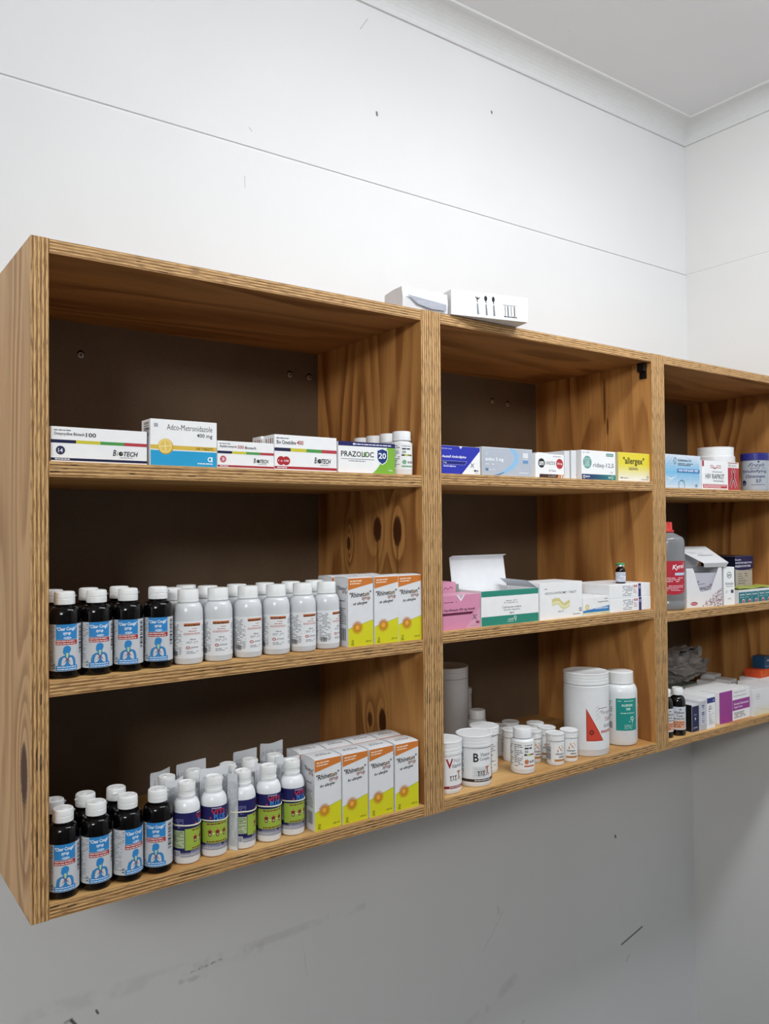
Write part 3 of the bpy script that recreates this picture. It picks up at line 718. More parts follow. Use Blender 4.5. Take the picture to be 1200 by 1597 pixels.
for i, x in enumerate((.4235, .4752, .5275, .5800)):
    putc((ca, ca, ca, cb)[i], x+.0008, (.0075, .0062, .0055, .0045)[i], S3, (-.005, 0, .01, .0)[i], 'sun-motif syrup carton on the bottom panel, front row, '+('leftmost beside the purple-labelled bottles', 'second from the left', 'third from the left', 'rightmost against the cabinet divider')[i])
for i, x in enumerate((.4225, .4748, .5272, .5797)):
    putc((cb, ca, ca, cb)[i], x+.0012, .0535, S3, 0, 'sun-motif syrup carton on the bottom panel, back row, '+('leftmost', 'second from the left', 'third from the left', 'rightmost in the corner by the divider')[i])

# top shelf of the first cabinet: tablet cartons with a four-colour stripe
def stripe_art(w, h, title, num, tail, disc, foot, dcol, two=False):
    A = Art(w, h); k = h/46
    yb = h*.585; th = h*.085
    A.text('Schedule 4', w*.03, h*.885, w*.16, h*.93, '6c6f76', 0) if False else A.lines(w*.03, h*.87, w*.22, h*.93, 1, '6c6f76', 3, .9, .5)
    x = w*.035; tw = w*.30
    A.text(title, x, h*.735, x+tw, h*.735+h*.11, '20242c', 1)
    A.text(num, x+tw+w*.015, h*.735, x+tw+w*.015+w*.105, h*.735+h*.125, '20242c' if dcol == '2c2f52' else 'a02830', 1)
    if tail: A.text(tail, x+tw+w*.14, h*.735, x+tw+w*.14+w*.2, h*.735+h*.10, '20242c', 1)
    for i, c in enumerate(('1e2246', 'cfc63e', '4f9a50', 'b8404c')): A.rect(w*i/4, yb-th*.55, w*(i+1)/4, yb+th*.55, c)
    if two: A.disc(w*.10, h*.27, h*.125, 'b02a34'); A.disc(w*.18, h*.27, h*.125, 'b02a34'); A.text('1 x 100', w*.06, h*.24, w*.22, h*.30, 'f0e4e4', 1)
    else: A.disc(w*.095, h*.33, h*.125, dcol); A.text(disc, w*.072, h*.27, w*.118, h*.385, 'e8e8f0', 1)
    A.text('B', w*.63, h*.23, w*.665, h*.41, '26282e', 1, .25); A.text('i', w*.672, h*.23, w*.682, h*.37, '26282e', 1, .25)
    A.disc(w*.715, h*.30, h*.065, '26282e'); A.disc(w*.722, h*.31, h*.022, '6fa04a')
    A.text('TECH', w*.745, h*.23, w*.90, h*.37, '26282e', 1, .25); A.lines(w*.64, h*.17, w*.89, h*.205, 1, '90949a', 5, .9, .5)
    A.rect(0, h*.045, w, h*.115, foot); A.lines(w*.04, h*.055, w*.2, h*.105, 1, 'e0e0ea', 6, .95, .6)
    return A
Y1 = .009
carton('tablet_carton', 'long white tablet carton with navy foot line, at the left end of the top shelf', .0285, Y1, S1, .128, .045, .0465, 0, arts=[('front', stripe_art(128, 46.5, 'Doxycycline Biotech', '100', '', '14', '1c2044', '2c2f52'))])
A = Art(100, 66)
A.text('Adco-Metronidazole', 24, 51.5, 93, 59.5, '24262c', 0); A.text('400 mg', 69, 41, 93, 48.5, '24262c', .6); A.rect(5, 54.5, 11, 60, 'b9bdc4'); A.ring(8, 57.2, 2, .5, '5a5e66')
A.rect(0, 23.5, 99.6, 29.5, 'd9b84c'); A.rect(.3, .3, 99.6, 22, '2a9fd2'); A.text('100 TABLETS', 68, 24.6, 94, 28.3, '6a4a20', .8)
A.disc(22, 27.5, 11.2, 'c79a2c'); A.disc(21.6, 28.2, 10.2, 'ecd27a'); A.disc(21.6, 28.2, 7.6, 'e2c262'); A.stroke([(14, 27), (29, 29)], .8, 'f6eac0'); A.stroke([(21, 35), (22, 21)], .8, 'f6eac0')
A.ring(89, 11.5, 3.6, 1.5, 'f0f6fa'); A.rect(91.4, 7.8, 93, 15, 'f0f6fa'); A.lines(70, 3.6, 94, 6.4, 1, 'e4f0f8', 4, 1, .6)
Lf = Art(40, 66); Lf.text('400 mg', 22, 50, 33, 54, '2a2c32', 1); Lf.bars(10, 42, 30, 62, '2a2c32', 6, True)
carton('tablet_carton', 'tall white tablet carton with a blue base and a gold disc, on the top shelf', .1615, Y1, S1, .100, .036, .066, 0, arts=[('front', A), ('left', Lf)])
carton('tablet_carton', 'lowest white tablet carton with a red foot line and one small pink disc', .2625, Y1, S1, .0935, .045, .0405, 0, arts=[('front', stripe_art(93.5, 40.5, 'Azithromycin', '500', 'Biotech', '3', 'a02c36', 'c4606c'))])
Lf = Art(45, 55); [Lf.rect(8+i*7, 4, 11+i*7, 50, c) for i, c in enumerate(('8a5a50', 'b0a49a', '8a5a50', 'b0a49a'))]
carton('tablet_carton', 'white tablet carton with two red discs and a red foot line, on the top shelf', .3570, Y1, S1, .1135, .036, .0555, 0, arts=[('front', stripe_art(113.5, 55.5, 'Bio Cimetidine', '400', '', '', 'a82c38', 'b02a34', True)), ('left', Lf)])
carton('tablet_carton', 'plain-sided carton tucked behind the one with two red discs', .3535, Y1+.0375, S1, .100, .030, .0555, 0, arts=[('left', Lf)])
A = Art(112, 52)
A.rect(0, 44.5, 112, 51.8, '23265f'); A.lines(28, 46, 104, 50, 1, 'dfe0f0', 3, 1, .45); A.disc(30, 48.2, 1.8, 'e8e8f4')
A.poly([(66, .3), (74, 7), (86, 22), (96, 44.5), (111.7, 44.5), (111.7, .3)], '7fb53c')
A.text('PRAZOLOC', 5, 27, 69, 36, '1f2a24', .8); A.disc(51.5, 31.5, 2.6, '4f8a2c', 4); A.rect(5, 22.8, 70, 23.6, '6c7076'); A.lines(5, 18.5, 58, 21.5, 1, '7b7f86', 5, .9, .4)
A.poly([(75, 40), (86, 43.2), (97, 40), (97, 26), (94, 20), (86, 15), (78, 20), (75, 26)], 'e8eef0'); A.poly([(76.2, 38.8), (86, 41.8), (95.8, 38.8), (95.8, 26.4), (93, 21), (86, 16.6), (79, 21), (76.2, 26.4)], '1f3a78')
A.text('20', 78.5, 25.5, 93.5, 35.5, 'f2f4f8', 1); A.text('Cipla', 98, 4.6, 107, 7.6, 'eef4e6', 1)
carton('tablet_carton', 'white and green tablet carton with a navy shield numbered 20', .4745, Y1+.001, S1, .1095, .040, .0515, -.035, arts=[('front', A)])
def tablet_bottle(name='tablet_bottle', h=.0765, r=.0188, capr=.0165, art=None, label='x', group=None, capcol='e9ebee', bodycol='e6e8eb', neck=.0, art_z=.010, ang=0):
    t = thing(name, label, 'bottle', (0, 0, 0), 0, group)
    G = plain(bodycol, .28, .5, 'white_bottle_plastic'); ch = h*.22; zb = h-ch
    mb = MB(); mb.lathe([(0.00005, .0006), (r*.85, 0), (r*.96, .0012), (r, .004), (r, zb-.011)]+arc(r, zb-.011, capr*.86, zb-.001, 6)+[(capr*.86, zb+.003), (0.00005, zb+.003)], G, 48)
    mb.build('bottle_body', t)
    mb = MB(); barrel_cap(mb, capr, zb+.0003, h, plain(capcol, .38, .4, 'white_cap_plastic')); mb.build('screw_cap', t)
    if art:
        mb = MB(); art_round(mb, art, r, art_z, 0, 'eef0f2'); mb.build('paper_label', t)
    return t
def bio_label(w, h, num, foot='c07a50'):
    A = Art(w, h); cx = w/2
    A.lines(cx-9, h*.84, cx+9, h*.9, 1, '7b7f86', 2, .9, .5); A.lines(cx-9, h*.72, cx+7, h*.81, 1, '22252c', 3, 1, .6); A.text(num, cx-9, h*.60, cx-2, h*.69, '22252c', 1)
    for i, c in enumerate(('1e2246', 'cfc63e', '4f9a50', 'b8404c')): A.rect(cx-10+i*5.6, h*.50, cx-4.4+i*5.6, h*.56, c)
    A.disc(cx-5, h*.27, h*.085, foot); A.text('BioTECH', cx+1, h*.22, cx+14, h*.31, '26282e', 1, .25); A.rect(cx-10, h*.08, cx+14, h*.14, foot)
    for k, x in enumerate((2, cx-30)): A.lines(x, h*.08, cx-13 if k else cx-32, h*.92, 12, '43474e', 8+k, .8, .36)
    A.lines(cx+18, h*.08, w-2, h*.92, 12, '43474e', 12, .8, .36)
    return A
tb = tablet_bottle(art=bio_label(100, 46, '200', '7fae8a'), group='white tablet bottles at the end of the top shelf')
for i, (x, y, a) in enumerate(((.6165, .027, 30), (.6185, .0685, 60), (.6180, .110, 90), (.6180, .150, 120))):
    put(tb, x, y, S1, facing(x, y, a), 'white tablet bottle at the top shelf\'s right end, '+('foremost with its label visible', 'second in the file', 'third in the file', 'hindmost in the file')[i])

# ---------------------------------------------------------------- cabinet two, top shelf
A = Art(95, 51); BLU = '2b35b0'
A.poly([(.3, .3), (50, .3), (94.7, 44), (94.7, 50.7), (.3, 50.7)], BLU); A.poly([(44, 50.7), (52, 50.7), (48, 46)], 'e8eaf2')
A.text('Austell Amlodipine', 3, 28, 61, 34, 'eef0fa', 1, .2); A.poly([(3, 24), (64, 24), (58, 17), (3, 17)], '8f97d8'); A.poly([(3, 23.3), (62.5, 23.3), (57.4, 17.7), (3, 17.7)], '1c2278'); A.text('5 mg', 6, 18.8, 14, 22, 'e8e8fa', 1); A.text('Amlodipine', 6, 12, 36, 16, 'dfe2f8', 1, .2); A.text('Each tablet contains', 3, 44.5, 27, 47, 'cfd3f2', .3)
for a in range(4): A.poly([(76, 17), (76+8*math.cos(a*PI/2+.6), 17+8*math.sin(a*PI/2+.6)), (76+2.2*math.cos(a*PI/2+1.4), 17+2.2*math.sin(a*PI/2+1.4))], '1f2230')
A.rect(80, 6, 86, 9, '20264a'); A.rect(87, 6, 91, 9, '8a8e98'); A.lines(82, 2.4, 92, 4.2, 1, '9aa0aa', 3, .9, .5)
carton('tablet_carton', 'royal blue tablet carton with white corner and star, next to the cabinet divider', .6895, .009, T1, .0955, .045, .051, 0, arts=[('front', A)])
A = Art(131, 53); A.rect(.3, .3, 130.7, 52.7, 'b4bcc8')
c = [(66+44*math.cos(t)*.9, 26+34*math.sin(t)) for t in [(-1.25+i*.16) for i in range(17)]]
pts = []
for i in range(19):
    t = i/18; pts.append((28+62*t**.8*1.05+10*math.sin(t*3.1), 1+(52*t**1.6)))
A.stroke([(28, .8), (45, 4), (62, 10), (78, 19), (88, 29), (89, 39), (82, 47), (72, 52)], [.5, 3, 6, 9, 12, 12, 9, 5], '8fc0e6'); A.stroke([(28, .8), (44, 3), (56, 7)], [.4, 2, 1], '2f5c94')
A.text('amloc 5 mg', 8, 26, 54, 34.5, 'f2f5fa', 1); A.lines(8, 20, 30, 23.5, 1, 'e2e6ee', 4, .9, .5); A.rect(8, 9, 15, 14, '5c7ca8'); A.text('pharma dynamics', 17, 9.6, 33, 13.2, 'dfe4ec', .4)
A.rect(106, 32, 120, 46, 'dfe4ea'); A.rect(106, 25.5, 120, 32.5, '6d96c4'); A.lines(106.6, 33, 119, 45, 3, '8f96a2', 5, .9, .4); A.lines(96, 6, 122, 9, 1, 'e8ecf2', 6, .9, .5)
A.ring(10.5, 41, 1.8, .5, 'e4e8ee')
carton('tablet_carton', 'silver grey tablet carton with a light blue curved band', .7905, .009, T1, .1315, .045, .0535, 0, arts=[('front', A)], sides={'left': 'd4d6da'})
A = Art(83, 47); A.disc(17, 29, 9.3, '1c1c20'); A.text('um', 10.5, 24.5, 23.5, 32.5, 'f2f2f4', 1); A.text('UNIZIDE', 28, 26.5, 57, 33, '3c3e46', .2); A.disc(69, 29, 10.2, 'b8303c'); A.text('25mg', 61.5, 26.5, 76.5, 31.5, 'f4e6e8', 1)
A.text('100 Tablets', 38, 13, 58, 16.5, '5c5f66', .3); A.poly([(10, .4), (72, .4), (74, 7.5), (12, 7.5)], '3a2420'); A.lines(36, 2, 60, 6, 2, 'b8a8a0', 4, .9, .4); A.poly([(62, .4), (70, .4), (73, 7.5), (65, 7.5)], 'd08a5a'); A.poly([(74, .4), (78, .4), (81, 7.5), (77, 7.5)], 'c87a4a')
A.lines(4, 42, 18, 44.5, 1, '8a8e96', 5, .9, .5); A.lines(50, 42, 74, 44.5, 1, '8a8e96', 6, .9, .5)
carton('tablet_carton', 'small white tablet carton with a black round logo and a red disc', .9310, .009, T1, .0820, .045, .0475, 0, arts=[('front', A)])
Lf = Art(60, 60); Lf.lines(14, 8, 24, 52, 9, '6a6e76', 3, .8, .4); Lf.lines(36, 8, 46, 52, 9, '6a6e76', 5, .8, .4)
carton('tablet_carton', 'plain white carton behind the small one with the black round logo', .9870, .058, T1, .060, .040, .0560, .0, col='d8dade', arts=[('left', Lf)])
carton('tablet_carton', 'white carton standing end-on, first right of the red-disc carton', 1.0180, .012, T1, .0150, .080, .0570, .0, col='dcdee2', arts=[('left', Lf)])
carton('tablet_carton', 'white carton standing end-on, close against the carton with the green globe', 1.0370, .011, T1, .0150, .080, .0585, .0, col='dcdee2', arts=[('left', Lf)])
A = Art(108, 61); A.disc(18, 36, 13, '2f7f80'); A.disc(18, 36, 11.4, '7fb6ac')
for i in range(5): A.stroke([(9+i*4, 28), (13+i*2.2, 36), (9+i*4.4, 44)], 1.1, 'd4e8e2'); A.stroke([(8, 31+i*2.5), (18, 33+i*2.2), (28, 30+i*2.6)], .6, '1f5f64')
A.text('ridaq-12,5', 36, 24, 102, 35.5, '4a5260', .1); A.rect(78, 50.5, 101, 56.5, '2f7f78'); A.text('HYDRO', 80, 51.8, 99, 55, 'e2f0ee', 1); A.lines(4, 55, 26, 57.5, 1, '8a8e96', 4, .9, .5)
n = 12
for i in range(n):
    k = i/(n-1); A.rect(.3+i*107.4/n, .3, .3+(i+1)*107.4/n+.02, 11.5, '%02x%02x%02x' % (int(30+10*k), int(42+90*k), int(100+28*k)))
A.ring(7, 6, 3.4, 1.3, 'f0f2f6'); A.text('aspen', 11, 4, 25, 8, 'f0f2f6', 1); A.text('500', 84, 4, 92, 7.6, 'f0f2f6', 1); A.ring(97, 6, 3.4, 1, 'dfeeee'); A.lines(90, 14, 100, 18.5, 2, '9aa0aa', 3, .9, .4)
Lf = Art(45, 61); Lf.lines(12, 8, 32, 52, 9, '6a6e76', 4, .8, .4)
carton('tablet_carton', 'white tablet carton with a green globe logo and a navy-to-teal foot band', 1.0660, .009, T1, .1080, .045, .0610, 0, arts=[('front', A), ('left', Lf)])
A = Art(107, 62); n = 14
for i in range(n):
    k = i/(n-1); f = 1 if i > 8 else (i/8)**1.3; A.rect(.3, .3+i*61.4/n, 106.7, .3+(i+1)*61.4/n+.02, '%02x%02x%02x' % (int(236-6*f), int(234-22*f), int(228-170*f)))
A.text('"allergex"', 16, 33, 88, 52, '24221c', 1); A.text('tablets', 34, 24.5, 66, 32, '5c5030', .4); A.text('100', 7, 5.4, 15, 9, '33312c', 1); A.lines(17, 5, 33, 8.4, 1, '8a8678', 3, .9, .5); A.ring(99, 10, 3, .9, '33312c'); A.lines(76, 3.5, 102, 5.5, 1, '33312c', 4, 1, .5)
carton('tablet_carton', 'yellow fading to white tablet carton at the right end, by the side panel', 1.1835, .009, T1, .1060, .045, .0620, -.01, col='e6e0b4', arts=[('front', A)], sides={'left': 'd8d2a8', 'right': 'd8d2a8'})

# ---------------------------------------------------------------- cabinet two, middle shelf
A = Art(94, 62); PK = 'd78fb0'
A.poly([(.3, .3), (57, .3), (93.7, 38), (93.7, 61.7), (.3, 61.7)], PK); A.poly([(36, 61.7), (56, 61.7), (46, 50)], 'eceef2'); A.poly([(40, 61.7), (53, 61.7), (46.4, 54)], 'c9b8c2')
A.lines(5, 48, 36, 51, 1, '6a3a52', 3, .9, .4); A.text('Ciprofloxacin 500 mg Austell', 5, 32, 80, 38, '3a1626', 1); A.poly([(0, 26), (72, 26), (77, 30.5), (0, 30.5)], '5e1c3c')
for a in range(4): A.poly([(80, 20), (80+10*math.cos(a*PI/2+.6), 20+10*math.sin(a*PI/2+.6)), (80+2.5*math.cos(a*PI/2+1.4), 20+2.5*math.sin(a*PI/2+1.4))], '22242e')
A.rect(83, 8, 91, 12, '8a3a5c'); A.lines(70, 3.4, 91, 5.6, 1, '9aa0aa', 3, .9, .5)
carton('tablet_carton', 'pink tablet carton with a white star corner beside the open teal carton', .6895, .009, T2, .0935, .050, .0620, .02, col='d9a0ba', arts=[('front', A)])
mb = MB()
A = Art(71, 81); A.stroke([(42, 68), (47, 71), (52, 67), (58, 72), (64, 69)], 1.4, '7a2c4c')
carton('tablet_carton', 'pink carton lying behind the front pink carton, by the divider', .7000, .0650, T2, .0710, .045, .0810, .0, col='d79ab6', arts=[('front', A)])
carton('tablet_carton', 'grey-green sided carton behind the pink cartons', .7715, .0680, T2, .0100, .040, .0765, .0, col='8f9690')
# open teal and white carton
t = thing('injection_carton', 'white and teal injection carton with its lid standing open', 'box', (.7865, .011, T2), -.012)
W, D, H = .1490, .085, .0650; wt = .0006; m = card(); TE = '2b8a78'
mb = MB()
for q in ((0, 0, 0, W, wt, H), (0, D-wt, 0, W, D, H), (0, wt, 0, wt, D-wt, H), (W-wt, wt, 0, W, D-wt, H), (wt, wt, 0, W-wt, D-wt, wt)): mb.box(*q, m)
A = Art(149, 65); A.rect(.2, .2, 148.8, 17, TE); A.rect(.2, 54, 148.8, 64.8, TE)
A.lines(62, 43.5, 92, 45.5, 1, '5a5e66', 3, .9, .5); A.text('X- Triaxone 1 g', 57, 38.5, 93, 42.5, '4a4e56', .3); A.text('Ceftriaxone sodium', 53, 30.5, 102, 34.5, '4a4e56', .2); A.text('Dry for injection', 57, 25, 99, 29, '4a4e56', .2); A.text('IM/IV', 72, 19.5, 84, 22.6, '4a4e56', .3)
A.ring(86, 11.5, 3.2, 1.1, 'eaf2f0'); A.stroke([(88, 9), (86.5, 4)], 1.2, 'eaf2f0'); A.text('austell', 68, 8, 81, 11, 'eaf2f0', 1); A.lines(66, 4, 82, 6.4, 1, 'd4e6e2', 4, 1, .5)
art_flat(mb, A, (0, 0, 0), (1, 0, 0), (0, 0, 1), (0, -1, 0)); mb.build('carton_body', t)
def sheet(name, parent, pts, m, th=.0006, printed=None):
    """folded card plate from a quad, given thickness"""
    a, b, c, d = [Vector(p) for p in pts]; nn = (b-a).cross(d-a).normalized()*th
    mb = MB(); n = 6
    P = [[a.lerp(b, i/n).lerp(d.lerp(c, i/n), j/n) for j in range(n+1)] for i in range(n+1)]
    mb.grid(P, m, False, False); mb.grid([[p+nn for p in r] for r in P[::-1]], m, False, False)
    E = [P[i][0] for i in range(n+1)]+[P[n][j] for j in range(1, n+1)]+[P[i][n] for i in range(n-1, -1, -1)]+[P[0][j] for j in range(n-1, 0, -1)]
    for i in range(len(E)): p, q = E[i], E[(i+1) % len(E)]; mb.face([p, p+nn, q+nn, q], m)
    if printed:
        art, ux, uy, o = printed; art_flat(mb, art, o, ux, uy, -nn.normalized(), .0001)
    return mb.build(name, parent)
WH = card('e4e6ea')
lid = sheet('lid', t, [(0.001, D, H), (W-.004, D, H), (W-.002, D+.012, H+.060), (.004, D+.012, H+.060)], WH)
sheet('lid_tuck', lid, [(.004, D+.012, H+.060), (W-.002, D+.012, H+.060), (W-.001, D+.004, H+.0635), (.006, D+.004, H+.0635)], WH)
sheet('side_flap', t, [(W-.0005, .002, H), (W-.0005, D-.002, H), (W-.030, D-.008, H+.016), (W-.022, .008, H+.014)], card('c9ccd2'))
sheet('side_flap', t, [(.0005, D-.002, H), (.0005, .002, H), (.034, .012, H-.006), (.034, D-.012, H-.004)], WH)
mb = MB(); mb.box(.035, .010, .0006, W-.005, D-.006, H-.008, WH); mb.build('packing_tray', t)
bl = MB(); bl.lathe([(.00005, .052), (.009, .052), (.010, .054), (.010, .0605), (.00005, .0615)], plain('4f9fd8', .4, .4, 'blue_vial_cap'), 24); o = bl.build('vial_cap'); place(o, .8790, .045, T2+.0002-.0, 0); tag(o, 'blue vial cap peeping over the edge inside the open teal carton', 'vial')
A = Art(124, 72.5)
A.text('ADCO-CONTROMET  TABLET', 14, 49.5, 106, 54, '2e3038', .3); A.lines(14, 59, 20, 62, 1, '6a6e76', 2, 1, .6)
for off, cc, ww in ((0, 'd9cf8c', 7), (-6.5, 'e2dca6', 7)):
    A.stroke([(34, 36+off), (46, 38.5+off), (54, 38+off), (60, 32+off), (68, 27+off), (78, 30+off), (86, 33+off)], ww, cc)
A.stroke([(36, 32), (48, 34.5), (56, 32), (62, 26), (72, 24), (86, 28)], 1.6, 'f2efdc'); A.text('ADCO 10', 51, 13, 68, 16, '5a5e66', .5); A.text('adcock ingram', 95, 5, 118, 8, '2c2e36', 1); A.ring(117, 15, 3.4, 1.2, '2c2e36'); A.rect(119.2, 11, 120.6, 19, '2c2e36')
carton('tablet_carton', 'white carton printed with a pale yellow wave, beside the open teal carton', .9395, .009, T2, .1240, .075, .0725, 0, arts=[('front', A)])
A = Art(83, 36.5); A.text('Loperamide', 47, 24, 79, 28.5, '33363e', .6); A.text('Adco', 68, 31, 79, 34, '33363e', .6); A.poly([(.3, 5), (82.7, 5), (82.7, 18), (.3, 10)], '2f7fc0'); A.poly([(.3, 2.6), (82.7, .5), (82.7, 4.8), (.3, 5.4)], 'd9cf9a'); A.rect(.3, 4.8, 82.7, 6, 'e8e4cc')
A.disc(13, 17, 6, 'd2b44c'); A.disc(13, 17, 4.6, 'ece0b0'); A.text('DIARRHOEA', 38, 11.5, 79, 15.5, 'eef4fa', 1); A.lines(60, 1.6, 76, 3, 1, '7a7e86', 3, .9, .5)
carton('tablet_carton', 'low white and blue carton in front of the two stacked white cartons', 1.0650, .0085, T2, .0830, .070, .0375, 0, arts=[('front', A)])
A = Art(140, 29)
A.rect(47, 1, 112, 28.5, 'd5d9e0') if False else None
A.lines(44, 3, 78, 26, 7, '5f6a86', 3, .85, .38); A.rect(81, 21.5, 93, 26, 'c03c4c'); A.text('MD', 84, 22.4, 90, 25.2, 'f4e4e8', 1); A.lines(80, 8, 92, 19, 4, 'b86070', 4, .85, .36); A.rect(97, 0.2, 106, 28.8, '2b2a72'); A.ring(101.5, 21, 2.9, 1, 'e6e6f4')
for k, (zz, nm2) in enumerate(((0, 'lower of the two long white cartons stacked at the right end'), (.0295, 'upper of the two long white cartons stacked at the right end'))):
    carton('injection_carton', nm2, 1.1500, .0085+k*.001, T2+zz, .1395, .110, .0292, 0, arts=[('front', A)], group='long white injection cartons', bevel=.0012)
# vial
t = thing('injection_vial', 'tiny dark glass vial with green cap, on top of the stacked white cartons', 'vial', (1.2175, .0330, T2+.0589), facing(1.2175, .03, 20))
mb = MB(); mb.lathe([(.00005, .0004), (.0094, 0), (.0108, .0012), (.0108, .0270)]+arc(.0108, .027, .0062, .0335, 5)+[(.0062, .0365), (.0082, .037), (.0082, .0395), (.00005, .0395)], plain('160c08', .08, .6, 'dark_glass'), 40); mb.build('vial_body', t)
mb = MB(); mb.lathe([(.0086, .0362), (.0090, .0366), (.0090, .0400), (.0086, .0406)], plain('b9c4bc', .3, .6, 'crimp_metal', Metallic=.7), 36); mb.lathe([(.0086, .0404), (.0092, .0410), (.0092, .0432), (.0084, .0440), (.00005, .0440)], plain('3f9f62', .35, .5, 'green_cap'), 36); mb.build('crimp_cap', t)
A = Art(50, 21); A.lines(12, 2, 38, 19, 8, '8088a8', 3, .85, .38); A.rect(12, 1, 38, 3, 'b4bad0')
mb = MB(); art_round(mb, A, .0108, .0035, 0, 'd8dce6'); mb.build('paper_label', t)

# ---------------------------------------------------------------- cabinet two, bottom
def jar(name, label, x, y, z, r, h, art=None, rz=0, lidh=.014, lidr=1.03, col='e4e6e9', lidcol='eceef0', art_z=.006, taper=1.0, group=None, base='eef0f2', cat='jar', rings=2):
    t = thing(name, label, cat, (x, y, z), rz, group); G = plain(col, .3, .5, 'white_jar_plastic'); L = plain(lidcol, .38, .45, 'lid_plastic')
    mb = MB(); zt = h-lidh
    mb.lathe([(.00005, .0006), (r*.9*taper, 0), (r*.975*taper, .0008), (r*taper, .003), (r, zt-.0025), (r*.97, zt-.0008), (r*.93, zt), (r*.93, zt+.004), (.00005, zt+.004)], G, 56); mb.build('jar_body', t)
    mb = MB(); R = r*lidr; p = [(R*.97, zt+.0003), (R, zt+.0008)]
    for i in range(rings):
        z0_ = zt+.001+lidh*.55*i/max(1, rings); p += [(R, z0_+lidh*.2), (R*.985, z0_+lidh*.22), (R*.985, z0_+lidh*.25), (R, z0_+lidh*.27)]
    p += [(R, h-.0022), (R*1.012, h-.0018), (R*1.012, h-.0006), (R*.985, h), (R*.93, h), (R*.91, h-.0007), (.00005, h-.0007)]
    mb.lathe(p, L, 56); mb.build('screw_lid', t)
    if art:
        mb = MB(); art_round(mb, art, r, art_z, 0, base, step=2.5); mb.build('paper_label', t)
    return t
def people(A, cx, y0):
    """little leaping figures"""
    def fig(x, y, k, c):
        A.disc(x, y+11*k, 1.4*k, c); A.stroke([(x, y+9.5*k), (x, y+4.5*k)], 1.7*k, c)
        A.stroke([(x, y+9*k), (x-3.4*k, y+12*k)], .9*k, c); A.stroke([(x, y+9*k), (x+3.4*k, y+12.5*k)], .9*k, c)
        A.stroke([(x, y+4.8*k), (x-1.8*k, y+2*k), (x-1.2*k, y)], 1.1*k, c); A.stroke([(x, y+4.8*k), (x+1.8*k, y+2*k), (x+2.6*k, y)], 1.1*k, c)
    fig(cx-10, y0, .75, '33302e'); fig(cx-5, y0+1, .7, '6a5a50'); fig(cx, y0, .8, '33302e'); fig(cx+8, y0+1, 1.35, 'b5683a')
A = Art(170, 64); cx = 85
A.text('V', cx-16, 40, cx-2, 57, 'a02232', 1); A.text('Multi', cx, 49, cx+16, 56, '8a8f98', 0); A.text('itamin', cx-4, 40.5, cx+20, 47.5, '2c2e34', .2); people(A, cx+3, 17); A.rect(0, 4, 170, 8.5, '8e1c2c'); A.lines(cx-10, 5, cx+18, 7.6, 1, 'e6d0d4', 3, 1, .6)
A.lines(cx-36, 38, cx-25, 58, 9, '5a5f68', 4, .85, .4); A.bars(cx-34, 15, cx-24, 27, '2a2c30', 3, True); A.lines(cx+28, 10, cx+60, 58, 16, '5a5f68', 4, .85, .4)
jar('vitamin_jar', 'white vitamin jar with a red capital letter, cut off by the divider', .7200, .042, T3, .0315, .0925, A, facing(.72, .042, 34), lidh=.024, base='eef0f2')
A = Art(175, 64)
cx = 87
A.text('B', cx-16, 40, cx-6, 56, '1c1c20', 1); A.text('Vitamin', cx-3, 49.5, cx+20, 56.5, '33353c', .2); A.text('Complex', cx-4, 40.5, cx+20, 48, '33353c', .3)
for i in range(6):
    for j in range(5):
        A.ring(cx-15+i*4.2+(j % 2)*2.1, 14+j*3.7, 2.3, .35, '8f949c', None, 6)
people(A, cx+4, 14); A.rect(0, 4, 175, 9, '3a2c28'); A.lines(cx-14, 5.2, cx+20, 8, 1, 'dcd4d0', 3, 1, .6); A.lines(cx-44, 16, cx-34, 58, 16, '4a4e56', 4, .85, .4); A.lines(cx+28, 10, cx+60, 58, 16, '5a5f68', 4, .85, .4)
jar('vitamin_jar', 'white vitamin jar with a big black letter and leaping figures', .7910, .040, T3, .0320, .0930, A, facing(.79, .04, 27), lidh=.021, lidr=1.06)
A = Art(140, 56); A.lines(50, 4, 90, 52, 12, '5a5f68', 5, .8, .36); A.lines(4, 4, 40, 52, 12, '5a5f68', 6, .8, .36); A.lines(100, 4, 136, 52, 12, '5a5f68', 7, .8, .36)
jar('tablet_jar', 'white jar standing behind the one with leaping figures', .8560, .0820, T3, .0265, .0885, A, facing(.85, .08, 10), lidh=.015, lidr=1.08)
A = Art(290, 120); cx = 145
A.poly([(cx-20, 18), (cx+18, 18), (cx-20, 86)], 'b03a2c'); A.poly([(cx-18.4, 19.6), (cx+15.2, 19.6), (cx-18.4, 80)], 'cc4a38'); A.ring(cx-9, 36, 6.5, 1.2, '3c1612', None, 4); A.ring(cx-9, 36, 3.8, 1.3, '3c1612')
A.text('"Parapane', cx+10, 70, cx+50, 80, '9a8a98', .3); A.text('Tablets', cx+22, 57, cx+48, 66, 'a06a72', .2); A.lines(cx+20, 44, cx+48, 51, 2, '4a4e56', 3, .9, .4); A.rect(cx+12, 34, cx+52, 38.5, 'a83a38'); A.lines(cx+14, 34.8, cx+50, 37.8, 1, 'ecd4d4', 4, 1, .5)
for i in range(14): A.disc(cx+2+(i % 4)*2.6+random.uniform(-1, 1), 62+i*2.1, .8, ('7fa39a', 'b08a9a', '8a9ab8')[i % 3])
A.lines(cx+56, 30, cx+84, 86, 14, '5a5f68', 5, .85, .36); A.lines(cx+6, 84, cx+34, 86.5, 1, '5a5f68', 6, .9, .5)
big = jar('tablet_jar', 'biggest white tablet jar with a red triangle on its label', 1.1230, .0525, T3, .0470, .1700, A, facing(1.123, .052, 24), lidh=.024, lidr=1.0, art_z=.014, base='e6e8eb')
